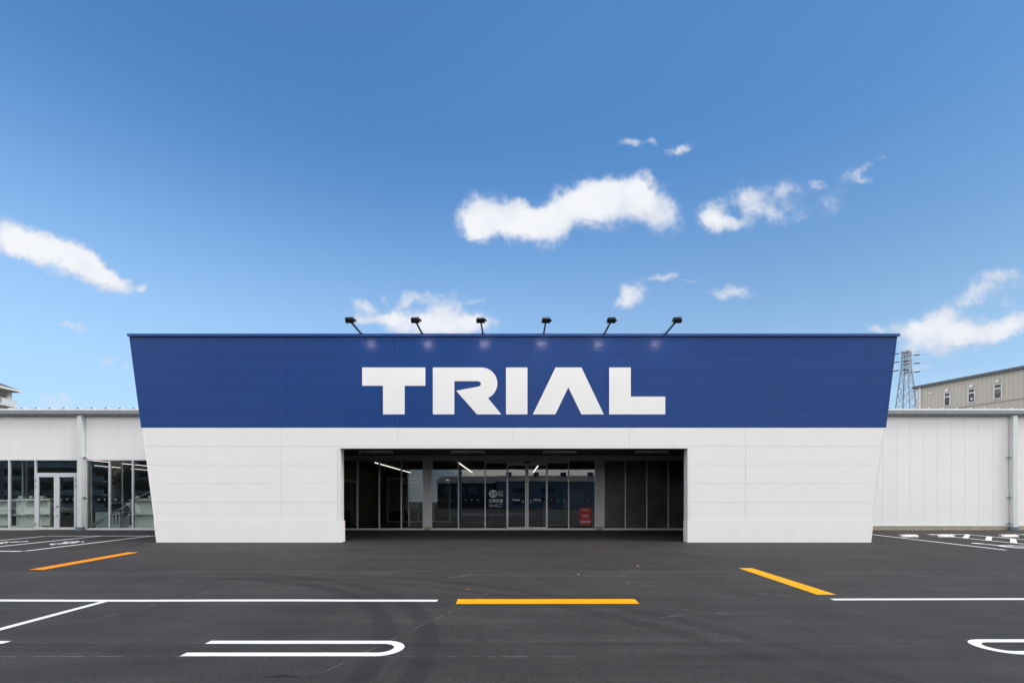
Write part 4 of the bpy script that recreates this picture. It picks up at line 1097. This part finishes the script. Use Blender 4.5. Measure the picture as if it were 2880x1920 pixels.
# trolley behind the pane right of the sliding doors
M['trolley'] = material('trolley_wire', (0.16, 0.16, 0.155), .5, var=.05); M['trolley_tray'] = material('trolley_tray', (0.02, 0.06, 0.06), .6, var=.05)
tr_ = empty('goods_trolley', (1.95, 22.4, zf)); tag(tr_, 'wire goods trolley behind the glass left of the red notice', 'trolley')
mb = MB()
for x_ in (-.5, .5):
    for y_ in (-.25, .25): mb.beam((x_, y_, .10), (x_, y_, 1.25), .03)
for z_ in (.14, .45, .8, 1.22):
    for y_ in (-.25, .25): mb.beam((-.484, y_, z_), (.484, y_, z_), .02)
for k in range(9): mb.beam((-.4 + k*.1, -.25, .15), (-.4 + k*.1, -.25, 1.2), .008)
mb.build('frame', M['trolley'], tr_, local=True)
for x_ in (-.45, .45): MB().tube((x_ - .02, -.2, .05), (x_ + .02, -.2, .05), .05, 12).build('wheel', M['dark'], tr_, local=True)
MB().box(-.47, .47, -.23, .23, .50, .72).build('tray', M['trolley_tray'], tr_, local=True)

# ------------------------------------------------------------------ wheel stops
ws = empty('wheel_stop', (0, 0, 0))
prof = [(-.075, 0), (.075, 0), (.075, .085), (.065, .10), (-.02, .10), (-.075, .045)]
mb = MB(); mb.polyx(prof, -.30, .30); b_ = mb.build('block', M['stop'], ws, local=True)
md = b_.modifiers.new('bevel', 'BEVEL'); md.width = .008; md.segments = 2; md.limit_method = 'ANGLE'
MB().box(-.302, -.2995, -.02, .04, .03, .06).build('end_recess_shade', M['dark'], b_, local=True)  # dark plate on the end face paints the shade of a recess
for s_ in (-1, 1):
    a0 = s_*.155
    MB().polyx([(-.0795, .046), (-.0245, .101), (-.0205, .0975), (-.0755, .0425)], a0 - .028, a0 + .012).build('red_reflector', M['red_refl'], ws, local=True)
    MB().box(a0 - .045, a0 + .03, -.015, .03, .1005, .1045).build('amber_reflector', M['orange_refl'], ws, local=True)
    MB().polyx([(-.0795, .046), (-.0245, .101), (-.0205, .0975), (-.0755, .0425)], a0 + .013, a0 + .034).build('amber_reflector', M['orange_refl'], ws, local=True)
MB().polyx([(-.0775, .0465), (-.0235, .1005), (-.0205, .0975), (-.0745, .0435)], -.085, .085).build('raised_plate', M['white_metal'], ws, local=True)
labs = ['pale concrete wheel stop nearest the white entrance block, right side', 'pale concrete wheel stop at the corner of the hatched aisle, middle of three', 'pale concrete wheel stop nearest the right downpipe, beyond the hatched aisle', 'pale concrete wheel stop just past the right edge of the photo']
for i, cx_ in enumerate((14.23, 15.53, 17.825, 19.1)):
    o = ws if i == 0 else copy_tree(ws)
    o.location = (cx_, 17.37, G(17.37)); o.rotation_euler = (0, 0, 0)
    tag(o, labs[i], 'wheel stop', 'wheel stops before the right wall')

# ================================================================== beyond the shop
# beige factory, long wall running away from the viewer
Y0 = 45.0; P0 = Vector((PX(2579, Y0), Y0)); dW = Vector((0.39, -0.921)).normalized(); nW = Vector((-dW.y*-1, dW.x*-1))
nW = Vector((dW.y, -dW.x))            # points to the viewer's side
if nW.dot(-P0) < 0: nW = -nW
def on_wall(x):                        # distance along the wall seen at photo column x
    k = (x - VX) / FPX; return (k * P0.y - P0.x) / (dW.x - k * dW.y)
def wpt(t_, out=0.0): p = P0 + dW * t_ + nW * out; return p
def wzz(x, y): t_ = on_wall(x); return EYE - (y - VY) / FPX * wpt(t_).y
fac = empty('factory', (P0.x, P0.y, G(45))); tag(fac, 'beige ribbed metal factory with a grey roof edge rising beyond the right wing', 'factory')
ze = wzz(2579, 1093); LW = 30.0; back = -nW
def wall_box(mb, t0, t1, o0, o1, z0, z1):
    c = [wpt(t0, o0), wpt(t1, o0), wpt(t1, o1), wpt(t0, o1)]
    mb.polyz([(p.x, p.y) for p in c], z0, z1)
mb = MB(); wall_box(mb, 0, LW, -18, 0, 0, ze); mb.build('wall', M['siding'], fac)
mb = MB(); t_ = 0.25
while t_ < LW: wall_box(mb, t_, t_ + .02, .0005, .004, 0.1, ze - .02); t_ += 0.28
fw = mb.build('wall_rib', M['siding_joint'], fac)
zj = wzz(2790, 1132.5); mb = MB(); wall_box(mb, 1.0, LW, .005, .05, zj - .03, zj + .03); mb.build('wall_ledge', M['siding_joint'], fac)
mb = MB(); wall_box(mb, -.25, LW, -18.3, .30, ze + .002, ze + .22); 
t_ = 0.0
while t_ < LW: wall_box(mb, t_, t_ + .04, .301, .33, ze - .01, ze + .25); t_ += .62
mb.build('roof', M['slate'], fac)
mb = MB(); wall_box(mb, .22, .36, .01, .15, 0, ze); mb.build('downpipe', M['pipe'], fac)
mb = MB(); wall_box(mb, -.004, .06, .006, .03, 0, ze); mb.build('corner_trim', M['white_metal'], fac)
for i, (xa, xb, yt, yb) in enumerate(((2655.8, 2675.3, 1103.6, 1142), (2722.7, 2744.8, 1092.3, 1132), (2795.2, 2820.2, 1079, 1121.5), (2925, 2952, 1060, 1104))):
    ta, tb = on_wall(xa), on_wall(xb); zt_, zb_ = wzz((xa+xb)/2, yt), wzz((xa+xb)/2, yb)
    mb = MB(); h_ = .08
    wall_box(mb, ta, ta + h_, .004, .10, zb_, zt_); wall_box(mb, tb - h_, tb, .004, .10, zb_, zt_)
    wall_box(mb, ta + h_, tb - h_, .005, .098, zb_, zb_ + .08); wall_box(mb, ta + h_, tb - h_, .005, .098, zt_ - .08, zt_)
    zm = zt_ - (zt_ - zb_) * .31; wall_box(mb, ta + h_, tb - h_, .005, .098, zm - .06, zm + .06)
    wf = mb.build('window', M['window_frame'], fac)
    mb = MB(); wall_box(mb, ta + h_, tb - h_, .003, .03, zb_ + .08, zt_ - .08); mb.build('pane', M['dark_glass'], wf)
    if i != 1:
        mb = MB(); zz0 = zb_ + (.08 if i == 0 else (zm - zb_) * .55); wall_box(mb, ta + h_ + .02 + (.25 if i == 0 else 0), tb - h_ - .02, .031, .035, zz0, zm - .07); mb.build('blind', M['blind'], wf)
    else:
        tm = (ta + tb)/2; c_ = wpt(tm, .04); z_ = zm - .55
        a_, b2 = c_ - dW*.12, c_ + dW*.12
        bm_ = MB(); vs = [bm_.bm.verts.new(p) for p in ((a_.x, a_.y, z_ + .12), (b2.x, b2.y, z_ + .12), (c_.x, c_.y, z_ - .10))]; bm_.bm.faces.new(vs)
        e_ = bmesh.ops.extrude_face_region(bm_.bm, geom=bm_.bm.faces[:]); bmesh.ops.translate(bm_.bm, vec=(nW.x*.01, nW.y*.01, 0), verts=[g for g in e_['geom'] if isinstance(g, bmesh.types.BMVert)])
        bm_.build('triangle_sticker', M['sign_white'], wf)
for xa, ya, r_ in ((2400+958/4.356, 940+720/4.356, .07), (2400+1152/4.356, 940+686/4.356, .11), (2400+1451/4.356, 940+633/4.356, .11), (2400+1773/4.356, 940+573/4.356, .09)):
    t_ = on_wall(xa); c_ = wpt(t_, 0.02); c2 = wpt(t_, .2); z_ = wzz(xa, ya)
    MB().tube((c_.x, c_.y, z_), (c2.x, c2.y, z_ - .03), r_*1.3, 12, r_*1.1).build('vent_hood', M['white_metal'], fac, smooth=False)

# lattice pylon
YP = 150.0; cxp = PX(2549, YP)
py = empty('pylon', (cxp, YP, 0)); tag(py, 'steel lattice pylon between the blue block and the beige factory', 'pylon')
rotp = Matrix.Rotation(R(24), 3, 'Z')
def pp3(x, y, z): return rotp @ Vector((x, y, 0)) + Vector((cxp, YP, z))
ztop = PZ(986, YP); z1 = PZ(1043, YP)
def half(z):
    if z > z1: return 0.72 + (ztop - z) / (ztop - z1) * 0.28 * 1.0
    return 1.0 + (z1 - z) * 0.083
def corners(z): h = half(z); return [pp3(-h,-h,z), pp3(h,-h,z), pp3(h,h,z), pp3(-h,h,z)]
levels = [0.5, 6, 11, 15.5, 19.5, 23, 26.2, 29.2, 32, 34.6, 37, z1]
zz_ = z1
while zz_ < ztop - 1.0: zz_ += 1.02; levels.append(min(zz_, ztop))
mb = MB(); mb2 = MB()
for a, b in zip(levels[:-1], levels[1:]):
    ca_, cb_ = corners(a), corners(b)
    for i in range(4):
        j = (i + 1) % 4
        mb.beam(ca_[i], cb_[i], .20 if b <= z1 else .14)
        mb2.beam(ca_[i], cb_[j], .085); mb2.beam(ca_[j], cb_[i], .085)
        mid = a > 30 or a < 16
        if mid: mb2.beam(cb_[i], cb_[j], .08)
mb.build('leg', M['lattice'], py); mb2.build('lattice_bracing', M['lattice'], py)
mb = MB(); tips = []
for zl in (PZ(996, YP), PZ(1019.5, YP), PZ(1043.5, YP)):
    for s_ in (-1, 1):
        tip = pp3(s_*2.9, 0, zl)
        h = half(zl)
        for yy in (-h, h):
            mb.beam(pp3(s_*h, yy, zl + .1), tip, .10); mb.beam(pp3(s_*h, yy, zl + 1.2), tip, .09)
        tips.append((tip, s_))
    mb.build('cross_arm', M['lattice'], py); mb = MB()
cables = []
for tip, s_ in tips:
    for dirx in (-1, 1):
        d_ = Vector((dirx*1.0, (-.35 if dirx > 0 else .35), -.10 if dirx < 0 else 0.0)).normalized()
        a_ = tip + d_*.5; b2 = tip + d_*2.1
        MB().tube(a_, b2, .16, 8).build('insulator', M['insulator'], py); cables.append((tip, b2, d_, dirx))
for k, (tip, b2, d_, dirx) in enumerate(cables):
    mb = MB(); pr = tip; end = b2 + Vector((95*dirx, -52 if dirx > 0 else 40, 16 if dirx > 0 else -6))
    prev = b2
    for i in range(1, 15):
        t_ = i/14; p = b2.lerp(end, t_) - Vector((0, 0, 7.0*4*t_*(1-t_)*(.6 if dirx > 0 else 1)))
        mb.beam(prev, p, .03); prev = p
    mb.beam(tip, tip + d_*.5, .05)
    tag(mb.build('power_line', M['cable'], None), f'{("top", "middle", "lowest")[k // 4]} {("near", "far")[(k // 2) % 2]}-side power line running {("left", "right")[k % 2]} from the lattice pylon', 'power line', 'power lines of the pylon')
# small pole-top equipment beside the pylon
YU = 60.0
up = empty('utility_pole', (PX(2572, YU), YU, 0)); tag(up, 'utility pole top peeping up between the pylon and the beige factory corner', 'utility pole')
xx = PX(2573.5, YU); zt_ = PZ(1089, YU)
MB().tube((xx + .25, YU, 0), (xx, YU, zt_), .10, 10, .07).build('pole', M['lattice'], up)
mb = MB(); mb.beam((xx - .55, YU, PZ(1100, YU)), (xx + .22, YU, PZ(1098, YU)), .06); mb.tube((xx - .2, YU - .1, PZ(1099.5, YU)), (xx + .15, YU - .1, PZ(1098, YU)), .10, 8)
mb.beam((xx - .45, YU, PZ(1106, YU)), (xx + .1, YU, PZ(1098, YU)), .04)
mb.build('cross_arm', M['lattice'], up)

# block of flats, wall running away at the far left
YA = 94.0; A0 = Vector((PX(33.5, YA), YA)); dA = Vector((-0.07, 1.0)).normalized()
fl_ = empty('apartment_building', (A0.x, A0.y, 0)); tag(fl_, 'pale block of flats with balconies and hipped roof at the left edge above the shop', 'flats')
zeA = EYE + (VY - 1101) / FPX * YA
def aw(s_, o): p = A0 - dA * s_ + Vector((1, .07)).normalized() * o; return p
def abox(mb, s0, s1, o0, o1, z0, z1):
    mb.polyz([tuple(aw(s0, o0)), tuple(aw(s1, o0)), tuple(aw(s1, o1)), tuple(aw(s0, o1))], z0, z1)
mb = MB(); abox(mb, 0, 22, -12, -1.5, 0, zeA); abox(mb, -.0, .9, -1.5, 0, 0, zeA); abox(mb, 8, 8.4, -1.5, 0, 0, zeA); abox(mb, 15, 15.4, -1.5, 0, 0, zeA); mb.build('wall', M['flat_wall'], fl_)
mb = MB(); abox(mb, -1.0, 23, -13, 1.1, zeA + .002, zeA + .35); 
bmr = MB()
c4 = [aw(-.9, 1.0), aw(22.9, 1.0), aw(22.9, -12.9), aw(-.9, -12.9)]; zr0 = zeA + .352; rA, rB = aw(6, -6), aw(17, -6)
vv = [bmr.bm.verts.new((p.x, p.y, zr0)) for p in c4]; v1 = bmr.bm.verts.new((rA.x, rA.y, zr0 + 3.4)); v2 = bmr.bm.verts.new((rB.x, rB.y, zr0 + 3.4))
bmr.bm.faces.new((vv[0], vv[1], v2, v1)); bmr.bm.faces.new((vv[1], vv[2], v2)); bmr.bm.faces.new((vv[2], vv[3], v1, v2)); bmr.bm.faces.new((vv[3], vv[0], v1)); bmr.bm.faces.new(vv[::-1])
ev = mb.build('eave', M['flat_slab'], fl_); bmr.build('roof', M['roof_tile'], fl_)
for f_ in range(7):
    zf_ = zeA - 2.85*(f_ + 1)
    b_ = MB(); abox(b_, -.45, 21, -1.49, .55, zf_ - .22, zf_); b_ = b_.build('balcony', M['flat_slab'], fl_)
    mb = MB(); abox(mb, -.4, 21, .42, .50, zf_ + 1.12, zf_ + 1.22); s_ = 2.6
    while s_ < 21: abox(mb, s_, s_ + .05, .44, .48, zf_ + .02, zf_ + 1.12); s_ += .22
    abox(mb, -.4, 2.5, .43, .47, zf_ + .08, zf_ + 1.1); mb.build('railing', M['rail'], b_)
    for s0 in (1.2, 5.0, 9.0, 12.4, 16.2):
        mb = MB(); abox(mb, s0, s0 + 2.2, -1.499, -1.42, zf_ + .02, zf_ + 2.0); w_ = mb.build('window', M['flat_dark'], fl_)
        mb = MB(); abox(mb, s0, s0 + .06, -1.419, -1.36, zf_ + .02, zf_ + 2.0); abox(mb, s0 + 1.07, s0 + 1.13, -1.419, -1.36, zf_ + .02, zf_ + 2.0); abox(mb, s0 + 2.14, s0 + 2.2, -1.419, -1.36, zf_ + .02, zf_ + 2.0); abox(mb, s0 + .061, s0 + 2.139, -1.419, -1.36, zf_ + 1.93, zf_ + 2.1); mb.build('window_frame', M['window_frame'], w_)
    if f_ < 2:
        mb = MB(); abox(mb, 1.0, 3.6, .1, .16, zf_ + 1.9, zf_ + 2.45); mb.build('sun_blind', M['blind'], fl_)

# ================================================================== behind the viewer: only mirrored in the glass
def shed(name, x0, x1, y0, y1, z1_, zr_, wallm, roofm, label, cat):
    e = empty(name, ((x0+x1)/2, y1, 0)); tag(e, label, cat)
    MB().box(x0, x1, y0, y1, -.2, z1_).build('wall', M[wallm], e)
    ym = (y0 + y1)/2
    MB().polyx([(y0 - .5, z1_ + .002), (y1 + .5, z1_ + .002), (ym, zr_)], x0 - .4, x1 + .4).build('roof', M[roofm], e)
    return e
M['blue_siding'] = material('blue_grey_siding', (0.24, 0.28, 0.35), .6, var=.05, vscale=.5)
M['brown_siding'] = material('brown_siding', (0.05, 0.045, 0.042), .8, var=.1, vscale=.5)
M['pale_siding'] = material('pale_siding', (0.48, 0.46, 0.43), .7, var=.08, vscale=.3)
e = shed('warehouse', -3.8, 44, -92, -74, 6.4, 8.3, 'blue_siding', 'slate', 'blue-grey warehouse with roof vents across the lot, mirrored in the entrance glass', 'warehouse')
for k in range(6):
    x_ = -1 + k*7.0
    MB().box(x_ - .7, x_ + .7, -83.7, -82.3, 8.1, 9.1).build('roof_vent', M['slate'], e); 
    for zz0, zz1 in ((3.7, 4.9), (.9, 2.4)):
        MB().box(x_ + 1, x_ + 4, -74, -73.93, zz0, zz1).build('window', M['dark_glass'], e)
for x_ in (12, 24): MB().box(x_, x_ + 5, -73.999, -73.9, 0, 4.6).build('loading_door', M['pale_siding'], e)
e2 = shed('old_workshop', -18, -4.2, -90, -74, 6.0, 8.1, 'brown_siding', 'slate', 'dark brown workshop across the lot, mirrored left of the sliding doors', 'workshop')
for k in range(4):
    x_ = -16.6 + k*3.1
    w_ = MB().box(x_, x_ + 1.9, -74, -73.95, 3.6, 4.9).build('window', M['dark_glass'], e2)
    mb = MB()
    for q_ in (0, .9, 1.8): mb.box(x_ + q_, x_ + q_ + .1, -73.95, -73.9, 3.6, 4.9)
    for q_ in (3.6, 4.2, 4.8): mb.box(x_, x_ + 1.9, -73.899, -73.85, q_, q_ + .1)
    mb.build('window_frame', M['window_frame'], w_)
shed('white_garage', -42, -26, -70, -56, 4.4, 6.2, 'side_panel', 'roof', 'low white garage across the lot, mirrored near the left column', 'garage')
def flats(x0, x1, y1, n_, wallm, label):
    e = empty('apartment_building', ((x0+x1)/2, y1, 0)); tag(e, label, 'flats')
    MB().box(x0, x1, y1 - 11, y1, -.2, n_*2.9 + .5).build('wall', M[wallm], e)
    for f_ in range(n_):
        z_ = f_*2.9 + .2
        b = MB().box(x0 + .5, x1 - .5, y1 + .001, y1 + 1.4, z_ - .18, z_); b = b.build('balcony', M['flat_slab'], e)
        MB().box(x0 + .5, x1 - .5, y1 + 1.3, y1 + 1.38, z_ + .001, z_ + 1.0).build('parapet', M['flat_slab'] if wallm == 'flat_wall' else M['inner_grey'], b)
        x_ = x0 + 1
        while x_ < x1 - 3:
            MB().box(x_, x_ + 2.2, y1 + .001, y1 + .05, z_ + .05, z_ + 2.0).build('window', M['flat_dark'], e); x_ += 3.6
flats(-108, -86, -62, 7, 'flat_wall', 'tall block of flats across the street, mirrored in the left shopfront')
flats(-84, -60, -66, 4, 'flat_wall', 'four-storey flats across the street, mirrored beside the entrance block')
e = empty('office_block', (-114, -64, 0)); tag(e, 'plain grey office block across the street, mirrored in the glass double door', 'office')
MB().box(-121, -109, -76, -62, -.2, 17).build('wall', M['pale_siding'], e)
for z_ in (4, 8, 12): MB().box(-116, -113, -61.999, -61.93, z_, z_ + 1.4).build('window', M['dark_glass'], e)
# mirrored street poles
for x_, y_, r_, h_, lab in ((-5.4, -8.5, .14, 9, 'thick round pole in the lot, mirrored right of the left column'), (-6.9, -22, .16, 10, 'utility pole with cross arm, mirrored left of the 24 sticker'), (-54, -12, .2, 11, 'utility pole by the street, mirrored at the left edge')):
    e = empty('utility_pole', (x_, y_, 0)); tag(e, lab, 'utility pole')
    MB().tube((x_, y_, 0), (x_, y_, h_), r_, 12, r_*.8).build('pole', M['lattice'], e)
    MB().beam((x_ - 1.0, y_, h_ - .6), (x_ + 1.0, y_, h_ - .6), .1).build('cross_arm', M['lattice'], e)
# stalls behind the viewer
polys = []
for k in range(12): polys.append(rect(-16 + k*2.8, -15.88 + k*2.8, -30, -25.2))
for k in range(14): polys.append(rect(-8, 2.4, -14.6 - k*.7, -14.45 - k*.7))
mark('stall_lines', polys, 'white_paint', 'white stall lines behind the viewer, mirrored low in the entrance glass')
# cars
def car(x_, y_, rz, color, van, label):
    r_ = empty('parked_car', (x_, y_, 0)); m_ = material('car_paint', color, .3, coat=.8, var=.01)
    L, Wd, H = (3.9, 1.7, 1.9) if van else (4.3, 1.7, 1.5)
    if van: prof = [(-L/2, .3), (L/2, .3), (L/2, .85), (L/2 - .45, 1.05), (L/2 - .95, H - .05), (L/2 - 1.3, H), (-L/2 + .12, H), (-L/2, H - .3)]
    else: prof = [(-L/2, .3), (L/2, .3), (L/2, .75), (L/2 - 1.0, .95), (L/2 - 1.7, H - .04), (L/2 - 2.1, H), (-L/2 + .7, H), (-L/2 + .1, .95)]
    b = MB().poly(prof, -Wd/2, Wd/2).build('body', m_, r_, local=True); md = b.modifiers.new('bevel', 'BEVEL'); md.width = .08; md.segments = 3
    zb = 1.02 if van else .95
    for s_ in (-1, 1):
        wnd = [(-L/2 + .3, zb), (L/2 - 1.05, zb), (L/2 - 1.4, H - .16), (-L/2 + (.35 if van else .8), H - .16)]
        MB().poly(wnd, s_*(Wd/2 + .004) - .004, s_*(Wd/2 + .004) + .004).build('window', M['dark_glass'], r_, local=True)
        for xw in (-L/2 + .75, L/2 - .75):
            w_ = MB().tube((xw, s_*(Wd/2 - .19), .31), (xw, s_*(Wd/2 + .01), .31), .31, 18).build('wheel', M['dark'], r_, local=True)
            MB().tube((xw, s_*(Wd/2 + .005), .31), (xw, s_*(Wd/2 + .02), .31), .19, 14).build('rim', M['alu'], w_, local=True)
        MB().box(L/2 - .04, L/2 + .01, s_*.65 - .15, s_*.65 + .15, .62, .76).build('headlight', M['sign_white'], r_, local=True)
    sc_ = [(L/2 - (.52 if van else 1.08), 1.08 if van else 1.0), (L/2 - (.92 if van else 1.62), H - .14)]
    a_, b2 = Vector(sc_[0]), Vector(sc_[1]); n_ = Vector((b2.y - a_.y, -(b2.x - a_.x))).normalized()*.02
    MB().poly([tuple(a_), tuple(a_ + n_), tuple(b2 + n_), tuple(b2)], -Wd/2 + .14, Wd/2 - .14).build('windscreen', M['dark_glass'], r_, local=True)
    r_.rotation_euler = (0, 0, rz); tag(r_, label, 'car')
car(-51, -9, R(88), (.7, .7, .7), True, 'white van facing the shop, mirrored in the far left pane')
car(-56, -17, R(2), (.35, .36, .37), False, 'silver estate car side on, mirrored in the glass double door')
car(-47, -16, R(180), (.62, .62, .62), False, 'white hatchback by the street, mirrored in the left shopfront')
# street trees behind the viewer
M['leaf'] = material('leaf', (0.05, 0.075, 0.025), .7, var=.35, vscale=1.5)
M['bark'] = material('bark', (0.09, 0.07, 0.05), .9, var=.2, vscale=6)
def tree(x_, y_, h_, rad, label, seed):
    r_ = empty('street_tree', (x_, y_, 0)); tag(r_, label, 'tree'); rn_ = random.Random(seed)
    mb = MB(); mb.tube((x_, y_, 0), (x_ + .1, y_, h_*.5), .16, 8, .09)
    lim = []
    for k in range(7):
        a = k*.9 + rn_.random(); e_ = Vector((x_ + math.cos(a)*rad*.7, y_ + math.sin(a)*rad*.7, h_*(.6 + .3*rn_.random()))); mb.tube((x_ + .1, y_, h_*(.38 + .02*k)), e_, .06, 6, .02); lim.append(e_)
    mb.build('trunk', M['bark'], r_)
    mb = MB()
    for k in range(900):
        c = rn_.choice(lim) + Vector((rn_.gauss(0, rad*.3), rn_.gauss(0, rad*.3), rn_.gauss(.2, rad*.25)))
        a, b = Vector((rn_.gauss(0,1), rn_.gauss(0,1), rn_.gauss(0,1))).normalized()*.13, Vector((rn_.gauss(0,1), rn_.gauss(0,1), rn_.gauss(0,1))).normalized()*.13
        vs = [mb.bm.verts.new(c + q) for q in (-a, b, a, -b)]; mb.bm.faces.new(vs)
    mb.build('crown', M['leaf'], r_)
tree(-64, -24, 5.5, 2.2, 'street tree mirrored in the glass double door', 1)
tree(-52, -24, 5.5, 2.2, 'street tree mirrored in the shopfront next to the entrance block', 2)
tree(-30, -40, 5.0, 2.4, 'street tree mirrored near the left column', 3)

# ------------------------------------------------------------------ leaves on the asphalt
for k, (px_, py_, lab) in enumerate(((900+978/2.352, 1560+232/2.352, 'brown leaf above the long white line'), (900+2103/2.352, 1560+75/2.352, 'yellow leaf nearest the entrance'), (900+1710/2.352, 1560+131/2.352, 'pale leaf above the right part of the amber stripe'), (900+2040/2.352, 1560+188/2.352, 'tiny brown leaf above the right end of the amber stripe'))):
    X_, Y_ = GP(px_, py_); s_ = (.035, .03, .028, .022)[k]
    mb = MB(); vs = [mb.bm.verts.new((X_ + a*s_, Y_ + b*s_, G(Y_) + .006 + c*s_)) for a, b, c in ((-1, 0, .1), (-.3, -.5, 0), (.7, -.3, .3), (1, .1, .1), (.4, .5, .5), (-.4, .45, .2))]; mb.bm.faces.new(vs)
    e_ = bmesh.ops.extrude_face_region(mb.bm, geom=mb.bm.faces[:]); bmesh.ops.translate(mb.bm, vec=(0, 0, .002), verts=[g for g in e_['geom'] if isinstance(g, bmesh.types.BMVert)])
    tag(mb.build('fallen_leaf', material('dry_leaf', ((.30,.14,.05), (.62,.36,.05), (.45,.38,.22), (.4,.2,.06))[k], .8)), lab + ' on the asphalt', 'leaf', 'fallen leaves')

# ------------------------------------------------------------------ render settings
SC.cycles.use_denoising = True
SC.cycles.max_bounces = 8
SC.cycles.diffuse_bounces = 4
SC.cycles.glossy_bounces = 4
SC.cycles.transparent_max_bounces = 12
SC.cycles.sample_clamp_indirect = 4.0
SC.cycles.caustics_reflective = False
SC.cycles.caustics_refractive = False
